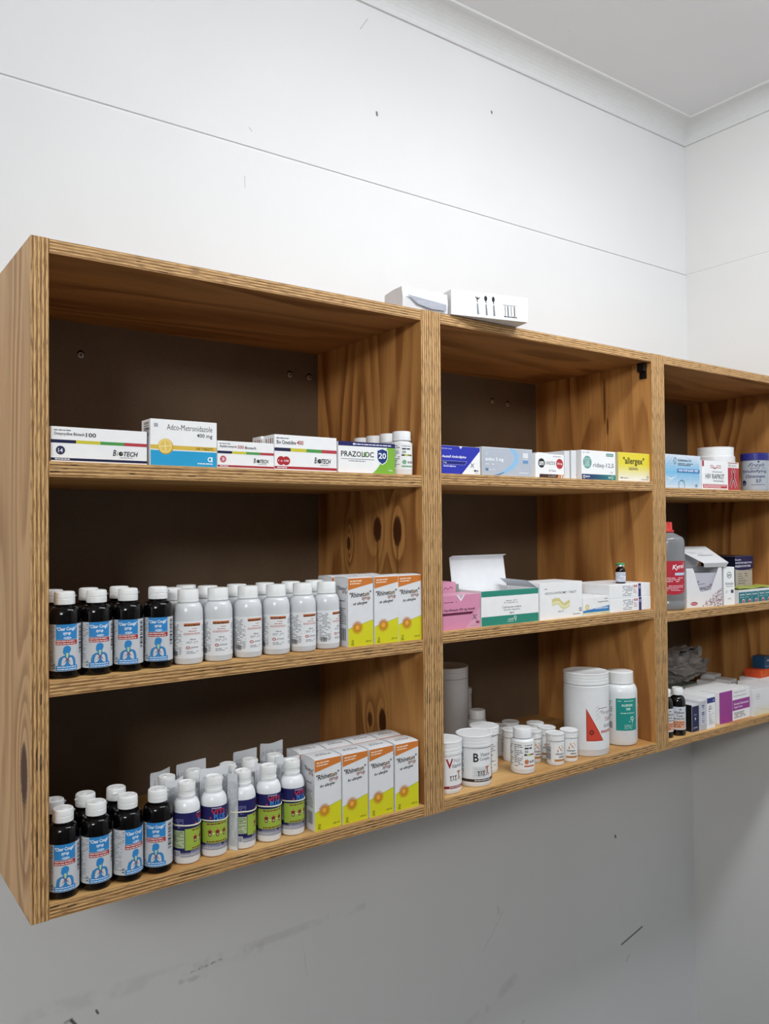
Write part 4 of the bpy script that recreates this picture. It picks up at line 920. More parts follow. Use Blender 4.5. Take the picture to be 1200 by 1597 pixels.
bigb = dup(big, (.9330, .2850, T3), 1.2, 'tall white tablet jar standing in shade at the back left, near the divider')
A = Art(220, 75); cx = 110; TE2 = '1f8f86'
A.rect(cx-24, 4, cx+26, 73, TE2); A.text('ALLERGEX', cx-12, 56, cx+14, 61, 'e4f2f0', 1); A.text('500', cx-2, 48, cx+8, 53, 'e4f2f0', 1); A.lines(cx-14, 40, cx+18, 43, 1, 'cfe6e2', 3, 1, .5); A.lines(cx-20, 66, cx+16, 69, 1, 'cfe6e2', 4, .9, .5); A.ring(cx+12, 30, 4.2, 1.4, 'e4f2f0'); A.stroke([(cx+14, 27), (cx+12, 20)], 1.4, 'e4f2f0'); A.lines(cx-8, 22, cx+8, 28, 2, 'cfe6e2', 5, .9, .5); A.lines(cx-6, 7, cx+16, 17, 5, 'bfe0da', 6, .8, .4)
A.lines(cx-52, 30, cx-32, 68, 9, '5a5f68', 7, .8, .36); A.bars(cx-50, 8, cx-32, 22, '2a2c30', 8)
t = thing('tablet_bottle', 'large white round-shouldered bottle with a teal label, by the side panel', 'bottle', (1.2355, .0535, T3), facing(1.2355, .05, 24)); r = .0375
G = plain('e6e9ec', .25, .5, 'white_bottle_plastic')
mb = MB(); mb.lathe([(.00005, .001), (r*.80, 0), (r*.93, .002), (r, .009), (r, .112)]+arc(r, .112, .0275, .131, 8)+[(.0270, .137), (.00005, .137)], G, 60); mb.build('bottle_body', t)
mb = MB(); barrel_cap(mb, .0300, .1325, .1575, CAPW); mb.build('screw_cap', t)
mb = MB(); art_round(mb, A, r, .030, 0, None, step=2.5); mb.build('paper_label', t)
t = tablet_bottle(h=.086, r=.0232, capr=.0186, art=bio_label(130, 52, '50', 'c97a52'), label='white tablet bottle with a four-colour stripe, in front of the small jars', art_z=.010)
place(t, .9120, .0330, T3, facing(.912, .033, 32))
def sjar():
    A = Art(104, 40); cx = 52
    for i in range(9): A.disc(cx-6+(i % 5)*3.2, 22+(i*7 % 11), 1.5, ('d9a25c', 'caa88a', 'c98a6a')[i % 3]); 
    A.text('Allergex', cx-11, 14.5, cx+8, 19, '2c2422', 1); A.text('tablets', cx-4, 9.5, cx+10, 13, '2c2422', 1); A.rect(cx-13, 2, cx+13, 6.6, 'c9925c'); A.lines(cx-10, 3, cx+10, 5.6, 1, '7a4a24', 3, .9, .4)
    A.bars(cx-36, 4, cx-20, 30, '26282c', 4, True); A.lines(cx-38, 32, cx-20, 38, 2, '33353b', 5, .9, .4); A.lines(cx+20, 4, cx+44, 36, 10, '5a5f68', 5, .85, .36)
    return jar('tablet_jar', 'x', 0, 0, 0, .0172, .0625, A, 0, lidh=.0145, lidr=1.06, group='small white jars with pale orange print')
sj = sjar()
for x, y, a, lb in ((1.0010, .0300, 38, 'front one with its barcode showing'), (1.0420, .0300, 22, 'front right, touching the biggest jar'), (.9790, .0700, 30, 'directly behind the striped bottle on its right'), (1.0220, .0720, 10, 'middle row, behind the two front ones'), (1.0300, .1120, 60, 'back row right'), (.9950, .1500, 100, 'hindmost of the cluster'), (.9500, .1030, 140, 'mostly hidden behind the striped bottle')):
    put(sj, x, y, T3, facing(x, y, a), 'small white jar with pale orange print, '+lb)
A = Art(112, 38); A.bars(30, 3, 50, 30, '26282c', 4, True); A.lines(56, 3, 90, 34, 9, '5a5f68', 5, .85, .36); A.lines(4, 3, 26, 34, 9, '5a5f68', 5, .85, .36)
jar('tablet_jar', 'shaded white jar left of the small jar cluster, barcode facing out', .9560, .1480, T3, .0188, .0600, A, facing(.956, .148, 20), lidh=.0150, lidr=1.05)
t = tablet_bottle(h=.085, r=.0200, capr=.0172, label='plain white bottle with waisted neck behind the vitamin jars'); place(t, .9480, .2020, T3, 0)
A = Art(100, 70); A.lines(40, 5, 60, 66, 14, '3c3f46', 5, .7, .4)
jar('tablet_jar', 'slim shaded jar half hidden behind the tall white jar at the back', 1.0010, .3100, T3, .0200, .1080, A, facing(1, .31, 30), lidh=.013, lidr=1.05)

# ---------------------------------------------------------------- cabinet three, top shelf
A = Art(138, 77)
n = 12
for i in range(n):
    k = abs(i-5.2)/6; A.rect(.3, .3+i*76.4/n, 137.7, .3+(i+1)*76.4/n+.02, '%02x%02x%02x' % (int(120+95*min(1, k)), int(185+38*min(1, k)), int(225+10*min(1, k))))
for i in range(14): A.stroke([(2, 30-i*2), (30+i*1.5, 20-i*.2+i)], .5, 'e2eef8')
for i in range(26): A.disc(6+(i*37 % 40), 48+(i*23 % 26), 1.1, '7fb4dc')
A.stroke([(40, 56), (36, 62), (40, 70), (46, 68), (44, 58), (40, 54)], 1.4, '1f4a50'); A.text('SUREHEALTH', 52, 62, 104, 66.5, '3c4450', .6); A.lines(52, 52, 110, 59, 2, '5c6470', 3, .9, .45)
A.rect(50, 37, 137, 45, '2b74b8'); A.text('ONE STEP RAPID TEST', 53, 38.6, 132, 43.6, 'f0f6fc', 1); A.ring(66, 7, 12, 1, '33404c', 12); A.text('CE', 118, 4, 128, 10, '33404c', .4); A.lines(60, 18, 96, 30, 3, 'b8d4ea', 4, .5, .35)
carton('test_kit_carton', 'light blue and white test-kit carton against the left side panel', 1.3420, .008, U1, .1420, .050, .0770, 0, col='cfe0ee', arts=[('front', A)])
A = Art(156, 68)
A.poly([(108, .3), (155.7, .3), (155.7, 54), (108, 54)], 'b8323e'); A.rect(108, 54, 155.7, 67.5, 'e6e2e2'); A.rect(108, 64.8, 152, 66.6, '8a3038'); A.text('Orgenics', 118, 56.5, 144, 62, '7a7e8a', .4); A.ring(114, 59.5, 3.2, 1, '2a5a58')
A.rect(3, 3, 104, 12, 'b8323e'); A.lines(6, 4, 100, 11, 2, 'f4e2e4', 3, 1, .5)
A.stroke([(36, 52), (46, 52), (52, 49), (58, 52), (78, 52), (78, 57), (62, 57), (54, 49), (44, 57), (34, 57), (36, 52)], 1.6, 'a83040')
A.lines(22, 40, 90, 44, 1, '8a8e96', 5, .9, .5); A.text('HIV RAPIKIT', 14, 25, 92, 37, '33353c', .6); A.lines(46, 18.5, 92, 22, 1, '4c4f58', 6, .95, .5)
A.rect(-.0+.2, 54, 8, 67.6, 'a83040')
R = [(118, 6), (124, 20), (133, 36), (136, 46), (131, 52), (126, 46), (129, 36), (138, 20), (144, 6)]
A.stroke(R, 8.2, 'f2e8e8'); A.stroke(R, 6.0, '3a1418'); A.stroke(R, 3.4, 'a82a36')
carton('test_kit_carton', 'white and red test-kit carton with an awareness ribbon in front of the wide jar', 1.4870, .006, U1, .1560, .030, .0680, 0, arts=[('front', A)], sides={'right': 'b8323e'})
A = Art(270, 62); cx = 135; A.rect(cx+34, 18, cx+60, 42, '2a2f94'); A.lines(cx+10, 52, cx+44, 56, 1, '3c3f46', 3, .9, .5); A.lines(cx+64, 6, cx+84, 58, 12, '5a5f68', 4, .8, .36)
jar('powder_tub', 'wide white screw-top tub behind the test kit with the ribbon', 1.6740, .0880, U1, .0470, .1120, A, facing(1.67, .09, 18), lidh=.022, lidr=.94, art_z=.010)
A = Art(180, 80); cx = 90; IN = '23285c'
A.text('Fresh', cx-18, 58, cx+24, 68, IN, .2, .5) ; A.lines(cx-12, 53, cx+26, 56, 1, IN, 3, .95, .5); A.text('Emulsifying', cx-34, 41, cx+30, 51, IN, .7); A.text('Ointment', cx-24, 29, cx+26, 38, IN, .7); A.text('B.P.', cx+2, 17, cx+16, 26, IN, .7); A.lines(cx-10, 10, cx+26, 13, 1, IN, 4, .95, .5); A.disc(cx-30, 17, 7, IN); A.lines(cx-34, 13, cx-26, 20, 2, 'c9ccd8', 5, .9, .4); A.disc(cx+8, 71, 2.4, IN)
jar('ointment_tub', 'grey ointment tub with a royal blue lid', 1.7930, .0500, U1, .0330, .1000, A, facing(1.793, .05, 2), lidh=.019, lidr=1.05, col='a9b0ba', lidcol='2a2c80', base='a9b0ba', art_z=.006, cat='tub')
pj = jar('ointment_pot', 'small white ointment pot, lowest of the stack by the blue-lidded tub', 1.8520, .0380, U1, .0240, .0340, None, 0, lidh=.012, lidr=1.04, cat='tub', group='small white pots stacked beside the blue-lidded tub')
dup(pj, (1.8520, .0385, U1+.0342), .4, 'small white ointment pot, middle of the stack by the blue-lidded tub')
dup(pj, (1.8530, .0380, U1+.0684), .9, 'small white ointment pot, topmost of the stack by the blue-lidded tub')

# ---------------------------------------------------------------- cabinet three, middle shelf
t = thing('antiseptic_bottle', 'tall grey translucent bottle with a red cap and red label', 'bottle', (1.4080, .0500, U2), facing(1.408, .05, 26)); r = .0400
mb = MB(); mb.lathe([(.00005, .001), (r*.9, 0), (r*.98, .003), (r, .008), (r, .018), (r*.975, .021), (r*.975, .024), (r, .027), (r, .156), (r*.975, .163), (r*.90, .168), (.0155, .1785), (.0120, .180), (.0120, .186), (.00005, .186)], plain('8f9296', .2, .5, 'grey_bottle_plastic', Transmission_Weight=.25), 60); mb.build('bottle_body', t)
RC = plain('cf3a34', .35, .5, 'red_cap_plastic')
mb = MB(); mb.lathe([(.0150, .1795), (.0170, .180), (.0170, .184), (.0142, .185), (.0135, .1865), (.0132, .200), (.0120, .2035), (.00005, .2035)], RC, 40, flute=.02); mb.build('screw_cap', t)
A = Art(120, 84); cx = 60; A.rect(cx-42, 18, cx+34, 83, 'b42a3c'); A.poly([(cx-42+38+38*math.cos(PI+PI*i/12), 18+12*math.sin(PI+PI*i/12)) for i in range(13)], 'b42a3c')
A.text('Kyrol', cx-6, 60, cx+28, 74, 'f4ecee', 1, .2, .1); A.rect(cx, 50, cx+30, 56, 'b8cfe4'); A.lines(cx-30, 34, cx+24, 46, 3, 'f0dce0', 3, .95, .4); A.lines(cx-30, 14, cx+24, 28, 4, 'e8c8d0', 4, .9, .4)
mb = MB(); art_round(mb, A, r, .031, 0, None, step=2.5); mb.build('paper_label', t)
# open pregnancy-test display carton
a17 = math.radians(-12)
t = thing('test_kit_display_carton', 'open white display carton with a forward-tilting lid and maroon dots', 'box', (1.4640, .0360, U2), a17)
W, D, H = .1120, .075, .0930; wt = .0007; m = card('e2e3e7')
mb = MB()
for q in ((0, D-wt, 0, W, D, H), (0, wt, 0, wt, D-wt, H), (W-wt, wt, 0, W, D-wt, H), (wt, wt, 0, W-wt, D-wt, wt)): mb.box(*q, m)
# cut-out front: side posts and a low sill
fr = [(0, 0), (W, 0), (W, H), (W-.010, H), (W-.016, H-.012), (W-.030, .052), (W-.036, .040), (.044, .036), (.036, .050), (.026, H-.012), (.020, H), (0, H)]
for yy, rev in ((0, False), (wt, True)):
    p = [(x, yy, z) for x, z in fr]; bm_ = p[::-1] if rev else p
    mb.face(bm_, m)
for i in range(len(fr)): (x0, z0), (x1, z1) = fr[i], fr[(i+1) % len(fr)]; mb.face([(x0, 0, z0), (x0, wt, z0), (x1, wt, z1), (x1, 0, z1)], m)
A = Art(112, 93); A.disc(23, 9, 11, '9c2036', 4.2); A.text('Hi-Care', 15, 7.4, 31, 11, 'f0dce0', 1)
r_ = random.Random(5)
for i in range(150):
    x = 48+63*math.sqrt(r_.random()); y = r_.random()*46*((x-40)/70)
    if x < 110 and 1 < y < 36+max(0, (x-78))*1.5: A.disc(x, y, r_.uniform(.6, 1.5), r_.choice(('8a2a48', '6a2440', 'b06a84', 'c99aac', '4a3a48')), None, 8)
art_flat(mb, A, (0, 0, 0), (1, 0, 0), (0, 0, 1), (0, -1, 0)); mb.build('carton_body', t)
mb = MB(); mb.box(.022, .004, .001, W-.004, D-.005, H-.012, card('b9bac6')); A = Art(86, 80)
A.text('Test', 6, 56, 22, 63, '33353c', .6, .2, .03); A.stroke([(8, 52), (40, 54)], 1, '33353c'); A.text('NANCY', 16, 38, 54, 46, '33353c', .8, .2, .05)
for i in range(90): 
    x = r_.uniform(28, 84); y = r_.uniform(20, 22+.85*(x-20)); A.disc(x, y, r_.uniform(.7, 1.6), r_.choice(('7a3a58', '9a6a84', '5a3048', 'c08aa8')), None, 8)
art_flat(mb, A, (.022, .004, .001), (1, 0, 0), (0, 0, 1), (0, -1, 0)); mb.build('sachet_pack', t)
A = Art(100, 70); A.text('One Step', 16, 58, 42, 62, '5a5e66', .3); A.lines(20, 53, 60, 56, 1, '5a5e66', 3, .9, .5); A.text('PREGNANCY', 32, 44, 84, 49, '4a4e56', .6)
# the lid rises from the back and tips forward over the opening
sheet('lid', t, [(.0, .030, H+.036), (W-.012, -.012, H+.004), (W-.040, D-.004, H+.0365), (.004, D, H+.038)][::-1], card('dfe1e5')) if False else None
mb = MB()
L = [(.002, D, H), (W-.002, D, H), (.146, D+.010, H+.048), (.0246, D-.001, H+.0494)]
mb.face(L, m); mb.face([(x, y+.0007, z) for x, y, z in L][::-1], m)
lo = mb.build('lid', t)
A = Art(118, 70); A.text('One Step', 14, 56, 44, 60, '5a5e66', .3); A.lines(20, 50, 66, 53, 1, '5a5e66', 3, .9, .5); A.text('PREGNANCY', 36, 38, 92, 43, '4a4e56', .6)
q = [Vector(v) for v in ((.146, D+.010, H+.048), (.024, D-.004, H+.051), (.046, -.008, H+.012), (.134, .000, H+.011))]
q[1] = q[0]+(q[2]-q[3])*1.38
ux = (q[3]-q[2]).normalized(); nn_ = (q[1]-q[0]).cross(q[3]-q[0]).normalized(); 
if nn_.z < 0: nn_ = -nn_
uy = nn_.cross(ux)
sheet('lid_top', lo, [tuple(v) for v in q], card('e2e4e8'), printed=None)
mb = MB(); art_flat(mb, A, q[2]-ux*.012+nn_*.0007, ux, uy, nn_); mb.build('lid_print', lo)
sheet('lid_tuck', lo, [(.046, -.008, H+.012), (.134, .000, H+.011), (.128, .003, H+.001), (.052, -.004, H+.002)][::-1], card('d4d6da'))
A = Art(60, 70)
A = Art(38, 92.5); A.ring(19, 73, 8, 1.4, '26303c'); A.text('um', 14, 69.5, 24, 75.5, '26303c', 1); A.text('Azmaler', 5, 49, 34, 56, '3a4048', .2); A.lines(8, 44, 30, 47, 1, '8a8e96', 3, .9, .5); A.lines(6, 28, 22, 36, 3, '9aa0a8', 4, .8, .4); A.rect(24, 29, 33, 37, '4a4e56'); A.text('120', 13, 14, 23, 17.5, '5a5e66', .5)
carton('tablet_carton', 'upright white carton with a round dark logo right of the display carton', 1.5870, .0160, U2, .0370, .060, .0925, a17*.8, arts=[('front', A)], sides={'left': 'd4d6da'})
A = Art(95, 112); A.rect(.3, 80, 94.7, 111.7, '1c1e54'); A.disc(48, 81, 47, '1c1e54', 7); A.text('B-Lucaine', 8, 100, 36, 105, 'dfe0ee', .6); A.text('WATER FOR INJECTIONS', 8, 90, 88, 96, 'e8e8f4', 1); A.text('PRESERVATIVE FREE', 8, 82, 82, 87.5, 'dfe0ee', 1); A.lines(22, 30, 66, 68, 6, '5c5850', 4, .9, .3); A.text('10 ml', 70, 72, 86, 77, '4a463e', 1)
Lf = Art(100, 112); Lf.rect(.3, .3, 99.7, 111.7, '14142e')
carton('ampoule_carton', 'tall navy and beige carton standing behind the teal packs', 1.7620, .0950, U2, .0900, .095, .1120, 0, col='b9b2a4', arts=[('front', A), ('left', Lf)], sides={'left': '14142e', 'top': '1a1a3c'})
for k, (x, nn) in enumerate(((1.6480, 'left of the two low teal fronted packs'), (1.7340, 'right of the two low teal fronted packs'))):
    A = Art(84, 33); A.rect(.3, 1, 83.7, 28, '1c7480'); A.rect(.3, 28, 83.7, 32.7, 'e2e6e8')
    for i in range(3):
        xx = 4+i*27; A.text('Aprilex', xx+1, 19, xx+22, 24, 'e4f0f2', 1); A.lines(xx+2, 13, xx+20, 17, 1, 'a9cfd4', 3+i, .9, .4); A.disc(xx+16, 5.8, 5, 'e6e6e8'); A.disc(xx+16, 5, 4, 'c23a40'); A.rect(xx+24.5, 1, xx+25.4, 28, 'a9cfd4')
    carton('sachet_pack', nn, x, .014-k*.002, U2, .0840, .070, .0330, math.radians(-2), col='dfe2e4', arts=[('front', A)], group='low teal fronted packs')
mb = MB(); n = 12
P = [[(i*.0145, j*.022, .0004+.0012*math.sin(i*1.1+j*.8)+.0015) for j in range(3)] for i in range(n)]
YL = plain('c3cf5e', .35, .5, 'lime_plastic_sleeve', Transmission_Weight=.2)
mb.grid(P, YL, False); mb.grid([[(p[0], p[1], p[2]+.0022) for p in r] for r in P[::-1]][::-1], YL, False)
for i in range(n-1):
    for j in (0, 2): a, b = P[i][j], P[i+1][j]; mb.face([a, b, (b[0], b[1], b[2]+.0022), (a[0], a[1], a[2]+.0022)], YL)
o = mb.build('plastic_sleeve'); place(o, 1.6560, .018, U2+.0335); tag(o, 'lime yellow plastic strip lying across the tops of the teal packs', 'packaging')
carton('ampoule_tray', 'clear-topped shallow tray resting on the back of the teal packs', 1.6500, .064+.024, U2, .105, .03, .0440, 0, col='b9bda9')

# ---------------------------------------------------------------- cabinet three, bottom
def dark_bottle():
    t = thing('tonic_bottle', 'x', 'bottle', (0, 0, 0), 0, 'small black tonic bottles'); r = .0178
    mb = MB(); mb.lathe([(.00005, .0006), (r*.85, 0), (r*.96, .0012), (r, .004), (r, .072)]+arc(r, .074, .0105, .088, 7)+[(.0105, .095), (.00005, .095)], plain('0b0809', .09, .6, 'black_bottle_plastic'), 48); mb.build('bottle_body', t)
    mb = MB(); mb.lathe([(.0112, .0915), (.0124, .092), (.0124, .0975), (.0120, .098), (.0124, .0985), (.0122, .1060), (.0112, .1078), (.00005, .1074)], CAPW, 40); mb.build('flip_cap', t)
    A = Art(96, 52); cx = 48; A.rect(cx-16, 38, cx+16, 52, 'cdd3dc'); A.text('Wellvone', cx-9, 36, cx+14, 42, '2a2e38', 1); A.disc(cx+4, 46, 3, '5a6070', 1.5); A.text('Tonic', cx-5, 29, cx+10, 34.5, '2a2e38', .8); A.lines(cx-13, 23, cx+14, 27, 1, '2a2e38', 3, .95, .5); A.rect(cx-16, 3, cx+16, 21, 'd9a98a'); A.lines(cx-12, 5, cx+13, 19, 3, 'a0442c', 4, .95, .5); A.lines(4, 4, 28, 48, 16, '5a5f68', 5, .8, .36); A.lines(68, 4, 92, 48, 16, '5a5f68', 5, .8, .36)
    mb = MB(); art_round(mb, A, r, .0140, 0, 'd4d6dc'); mb.build('paper_label', t)
    return t
db = dark_bottle()
put(db, 1.4060, .0250, U3, facing(1.406, .025, 8), 'small black tonic bottle in the corner cabinet, right of the pair, fully visible')
put(db, 1.3665, .0300, U3, facing(1.366, .03, 24), 'small black tonic bottle half hidden behind the cabinet divider')
A = Art(29, 63); A.rect(.3, .3, 28.7, 59, '1e2450'); A.rect(.3, 59, 28.7, 62.7, 'd4d6da'); A.disc(14, 30, 2.4, 'd4d8e8', 3.2); A.rect(13, 26, 15, 28, 'd4d8e8'); A.text('SINUMAX', 5, 8, 23, 10.6, 'd4d8e8', .8); A.text('Nasal', 9, 38, 19, 40.6, 'd4d8e8', .5)
carton('dropper_carton', 'narrow navy upright carton right of the black tonic bottles', 1.4440, .0130, U3, .0290, .090, .0630, .03, col='d4d6da', arts=[('front', A)], sides={'left': '16181c'})
A = Art(24, 68); A.rect(.3, .3, 23.7, 67.7, 'b9bcc6'); A.rect(3, 14, 20, 60, 'd9dce6'); A.bars(5, 17, 17, 58, '4a4e80', 5, True)
carton('dropper_carton', 'narrow grey upright carton with a vertical barcode', 1.4745, .0110, U3, .0235, .090, .0680, 0, col='dadce0', arts=[('front', A)])
A = Art(33, 75); A.rect(.3, 60, 32.7, 72, '23307c'); A.disc(26, 65, 2, 'b9c0e0'); A.text('HIPO', 7, 50, 17, 53.5, '2a2c34', 1); A.text('MENT*', 7, 44.5, 22, 48.5, '2a2c34', 1); A.text('Rx', 7, 39.5, 13, 42.5, '2a2c34', 1); A.lines(8, 10, 26, 36, 9, '7a7e86', 4, .8, .34)
carton('dropper_carton', 'narrow white upright carton with a navy band near its top', 1.4985, .0090, U3, .0330, .110, .0750, 0, arts=[('front', A)])
A = Art(26, 70); A.rect(.3, 24, 25.7, 31, '23307c'); A.lines(3, 36, 22, 64, 8, '3a3d44', 3, .9, .4); A.lines(3, 4, 22, 20, 5, '6a6e76', 4, .9, .4)
carton('dropper_carton', 'white carton with a navy line, wedged left of the purple carton', 1.5325, .0260, U3, .0260, .100, .0720, 0, arts=[('front', A)])
A = Art(136, 76); PU = '9a3a94'
A.rect(.3, .3, 57, 75.7, PU); A.rect(57, 24, 135.7, 50, PU); A.rect(57, .3, 57.6, 75.7, 'e6e0ea')
for k in range(3): A.ring(28, 46, 15-k*4, 1.2, 'b0407a', 20-k*5)
A.stroke([(28, 26), (28, 8)], 2, 'b0407a'); A.stroke([(20, 17), (36, 17)], 2, 'b0407a')
A.text('1 Vaginal Cream with', 62, 66, 116, 69.5, '6a6470', .3); A.text('5 Disposable Applicators', 62, 57, 120, 60.5, '6a6470', .3)
A.text('Normal Clotrimazol', 64, 37, 130, 42.5, 'f2e8f4', 1); A.text('Vaginal Cream', 64, 28.5, 102, 34, 'f2e8f4', 1); A.lines(64, 5, 116, 20, 4, '5a5660', 5, .95, .45)
carton('cream_carton', 'white carton with a big purple cross-shaped panel', 1.5620, .0170, U3, .1360, .045, .0755, .01, arts=[('front', A)])
carton('cream_carton', 'plain white carton lying right behind the purple-panelled one', 1.5600, .0640, U3, .1300, .045, .0740, .0)
A = Art(150, 65); A.ring(22, 47, 7, .8, '7a7e86'); A.text('BAYER', 17, 46, 27, 48.6, '7a7e86', .6)
for i in range(7): A.rect(.3, .3+i*3.4, 149.7, .3+(i+1)*3.4+.02, '%02x%02x%02x' % (228, 228-int((6-i)*1), 196+i*5))
for i in range(26): A.disc(14+i*5.2, 6+(i*13 % 14), 1.0, ('d8c46a', '9ab08a', 'c9a08a')[i % 3], None, 8)
carton('cream_carton', 'white carton with a faint yellow foot, at the right edge of the bottom panel', 1.7020, .0110, U3, .1500, .060, .0650, -.01, arts=[('front', A)], col='e6e7ea')
A = Art(60, 60); A.bars(34, 20, 56, 50, '6a6e76', 3, True); A.lines(6, 30, 28, 50, 5, '6a6e76', 3, .9, .4)
for k, (x, y, h, lb) in enumerate(((1.7400, .150, .062, 'leftmost of the small white boxes in the back row'), (1.8120, .185, .066, 'hindmost small white box, second from the left at the back'), (1.7950, .128, .062, 'small white box with dark bars in the middle of the back row'), (1.8130, .076, .062, 'small white box right behind the carton with the yellow foot'))):
    A = Art(40, h*1000); A.bars(4, 6, 34, 20, '33363c', 3+k); A.lines(4, h*1000-22, 34, h*1000-6, 3, '55585f', 4, .9, .4)
    carton('medicine_box', lb, x, y, U3, .0400, .0400, h, .15, arts=[('front', A)], group='small white boxes at the back of the corner cabinet')
A = Art(76, 66); A.lines(6, 14, 66, 56, 7, '9aa0a8', 3, .8, .35)
carton('medicine_box', 'wider white box right of the small boxes, under the orange box', 1.8580, .0800, U3, .0760, .060, .0640, 0, arts=[('front', A)])
A = Art(60, 22); A.lines(6, 4, 44, 18, 3, 'e88a50', 4, .9, .4)
carton('medicine_box', 'bright orange box lying on the white boxes near the right edge', 1.8740, .0900, U3+.0642, .0600, .045, .0215, 0, col='d4522a', arts=[('front', A)])
A = Art(40, 34); A.rect(.3, .3, 39.7, 33.7, '23567c'); A.stroke([(4, 8), (16, 5), (34, 10)], 1.6, '8aa6c0'); A.rect(12, 20, 34, 24, 'd9dfe8'); A.lines(13, 20.8, 33, 23.4, 1, '8a2a3a', 3, .9, .5)
carton('medicine_box', 'dark blue box standing on the orange box at the right edge', 1.9020, .0920, U3+.0860, .0340, .035, .0330, 0, col='1f4a6c', arts=[('front', A)])
# crumpled grey plastic bag on a flat box
A = Art(128, 64); A.rect(2, 50, 126, 62, 'b9bfba'); A.lines(30, 52, 100, 60, 1, '5a6460', 3, .9, .4); A.lines(30, 30, 100, 44, 3, '4a5450', 3, .9, .4)
carton('flat_carton', 'shaded pale green flat carton under the crumpled grey bag', 1.5650, .1550, U3, .128, .160, .0640, .05, col='6d766e', arts=[('front', A)])
carton('flat_carton', 'flat white carton leaning low behind the narrow upright cartons', 1.4250, .1200, U3, .100, .100, .0560, -.1, col='d4d6da')
from mathutils import noise as mn
def crumple():
    mb = MB(); PM = plain('979390', .32, .5, 'grey_film_plastic', Transmission_Weight=.12)
    nu, nv = 110, 64; P = []
    def fold(p, k):       # creased noise: sharp ridges between soft facets
        return 1-2*abs(mn.noise(Vector(p)*k))
    for i in range(nu):
        row = []
        for j in range(nv+1):
            th = 2*PI*i/nu; q = -PI/2+PI*j/nv
            d = Vector((math.cos(q)*math.cos(th), math.cos(q)*math.sin(th), math.sin(q)))
            R = 1+.28*mn.noise(d*1.7+Vector((3, 1, 7)))+.17*fold(d+Vector((1, 5, 2)), 2.6)+.07*fold(d+Vector((4, 1, 2)), 5.5)+.02*fold(d, 12)-.15
            z = .032+.036*R*d.z*(1.15-.35*d.x)
            row.append((.104*R*d.x, .080*R*d.y, max(.0002+.0004*abs(mn.noise(d*9)), z)))
        P.append(row)
    mb.grid(P, PM, True, True)
    o = mb.build('plastic_bag'); 
    # loose mouth of the bag: looping, creased flaps of film
    for nm_, cx, cy, cz, rr, wd, a0, a1, sq in (('bag_mouth', -.022, -.055, .064, .021, .060, -.9, 4.6, 1.25), ('bag_flap', .030, -.050, .062, .027, .060, 3.5, -1.2, .9), ('bag_flap', .064, -.050, .066, .040, .055, 4.4, 5.9, .8)):
        mb = MB(); G = []
        n = 40
        for i in range(n):
            t_ = a0+(a1-a0)*i/(n-1); rad = rr*(1+.16*math.sin(3*t_)+.18*i/n)
            r_ = []
            for j in range(9):
                w_ = wd*j/8; k = .006*mn.noise(Vector((t_*1.4, j*.7, cx*50)))+.003*fold((t_, j*.5, 1), 2.3)
                r_.append((cx+(rad+k)*math.cos(t_)*sq+.004*j/8, cy+w_+.004*mn.noise(Vector((t_*2, 2, 0))), cz+(rad+k)*math.sin(t_)-.006*j/8))
            G.append(r_)
        mb.grid(G, PM, False, True); mb.grid([[(p[0]+.0005, p[1], p[2]+.0005) for p in g] for g in G[::-1]], PM, False, True)
        for e in (0, 8):
            for i in range(n-1):
                a_, b_ = G[i][e], G[i+1][e]; mb.face([a_, b_, (b_[0]+.0005, b_[1], b_[2]+.0005), (a_[0]+.0005, a_[1], a_[2]+.0005)], PM)
        f = mb.build(nm_, o)
    return o
o = crumple(); place(o, 1.6900, .2350, U3+.0642, 0); tag(o, 'crumpled grey plastic bag heaped on the flat carton in the corner cabinet', 'bag')

# unseen cupboard shape added only to cast shade on the lower right wall
t = thing('shadow_blocker', 'cupboard-shaped shadow blocker added out in the room, facing the shelves', 'light blocker', (-.88, -2.06, -Z0), 0)
SC = plain('9aa0a4', .45, .4, 'painted_steel'); HN = plain('c4c6c8', .3, .6, 'handle_metal', Metallic=.8)
mb = MB(); mb.box(0, 0, .04, .56, .40, 1.97, SC); mb.build('body', t, bevel=.004)
mb = MB(); mb.box(.02, .02, 0, .54, .38, .04, plain('2c2e30', .6, .3, 'plinth')); mb.build('plinth', t)
for k in range(2):
    mb = MB(); mb.box(.006+k*.275, .4002, .06, .279+k*.275, .418, 1.95, SC); d_ = mb.build('door', t, bevel=.003)
    mb = MB(); mb.box(.245+k*.055, .418, 1.0, .258+k*.055, .436, 1.14, HN); mb.build('handle', d_, bevel=.003)

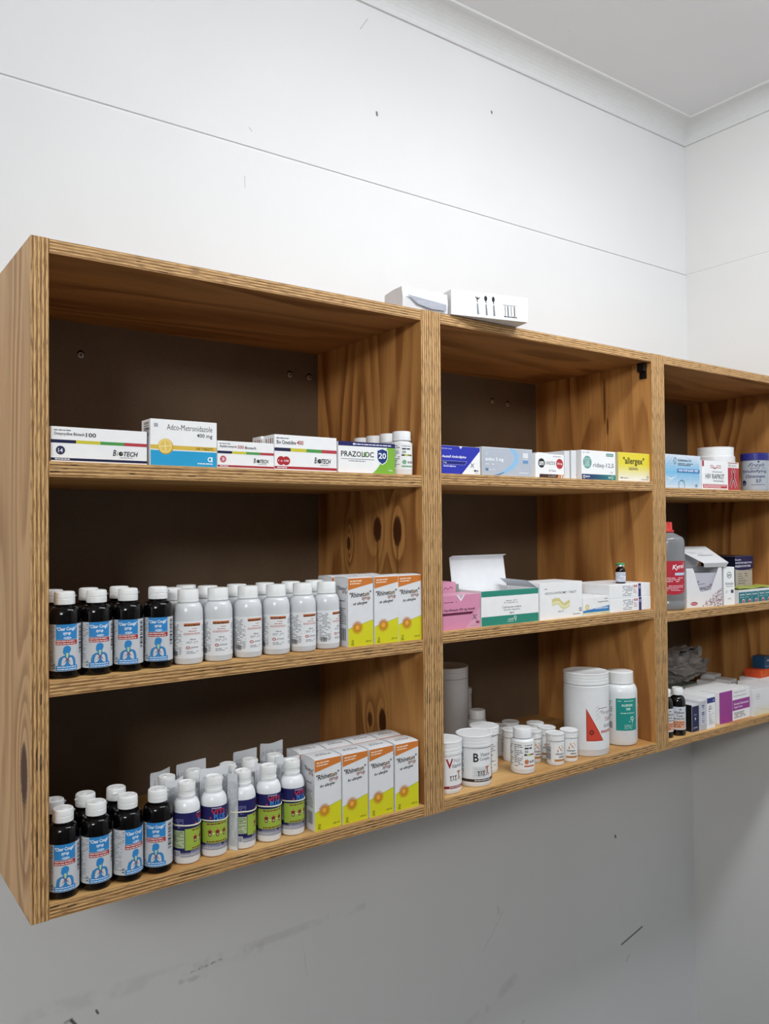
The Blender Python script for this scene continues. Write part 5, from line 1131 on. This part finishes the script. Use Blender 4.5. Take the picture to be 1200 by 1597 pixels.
# ---------------------------------------------------------------- on top of the cabinets
A = Art(160, 46)
for i, (x, kind) in enumerate(((54, 'f'), (72, 'k'), (88, 's'))):
    A.stroke([(x, 25), (x+1.5, 5)], [2.6, 4.4], '8a8c92'); A.stroke([(x-.8, 25), (x+.5, 6)], .6, '3a3c42'); A.stroke([(x, 27), (x-.4, 32)], 1.6, '1e1f24')
    if kind == 'f': A.stroke([(x-.4, 32), (x-4, 37)], 1.8, '1e1f24'); A.stroke([(x-.4, 32), (x+.2, 37)], 1.8, '1e1f24'); A.stroke([(x-.4, 32), (x+4.6, 36)], 1.8, '1e1f24')
    else: A.disc(x-.8, 35.5, 3.0 if kind == 's' else 3.2, '1e1f24', 5)
for i, x in enumerate((112, 118, 125, 132)): A.stroke([(x, 26), (x+1, 8)], 1.2+i % 2, '55575e')
A.rect(108, 27, 136, 28, '7a7c82'); A.lines(110, 5, 138, 8, 1, '2c2d33', 3, 1, .6)
t = thing('cutlery_carton', 'white carton printed with cutlery, lying on top of the cabinets', 'box', (.7080, -.0025, .8803), math.radians(-12.6))
cb2 = carton('carton_body', None, 0, 0, 0, .1620, .070, .0455, 0, col='eceef0', arts=[('front', A)]); cb2.location = (0, 0, 0); cb2.parent = t
for k in ('label', 'category'):
    if k in cb2: del cb2[k]
mb = MB(); WR = plain('e4e5e9', .3, .5, 'clear_wrap', Transmission_Weight=.2)
n = 14
P = []
for i in range(n+1):
    x = .098*i/n; h = .036+.0012*math.sin(i*1.3)
    P.append([(x, .0+.0006*math.sin(i), 0), (x, -.001+.0008*math.sin(i*2), h*.5), (x, .002, h), (x, .030, h+.003*math.sin(i*1.9)), (x, .056, h*.9), (x, .058, 0)])
mb.grid(P[::-1], WR, False, True)
for e, rv in ((0, 0), (n, 1)): mb.face(P[e][::(-1 if rv else 1)], WR)
A = Art(98, 30); A.poly([(8, 22), (92, 15), (92, 4), (60, 3), (30, 8)], 'a9acb8'); A.lines(30, 8, 88, 15, 3, 'b9bcc6', 3, .8, .5)
art_flat(mb, A, (0, -.0035, 0), (1, 0, 0), (0, 0, 1), (0, -1, 0))
o = mb.build('wrapped_packet'); place(o, .6050, .0060, .8803, math.radians(-3)); tag(o, 'pale wrapped packet on top of the cabinets, left of the cutlery carton', 'packet')
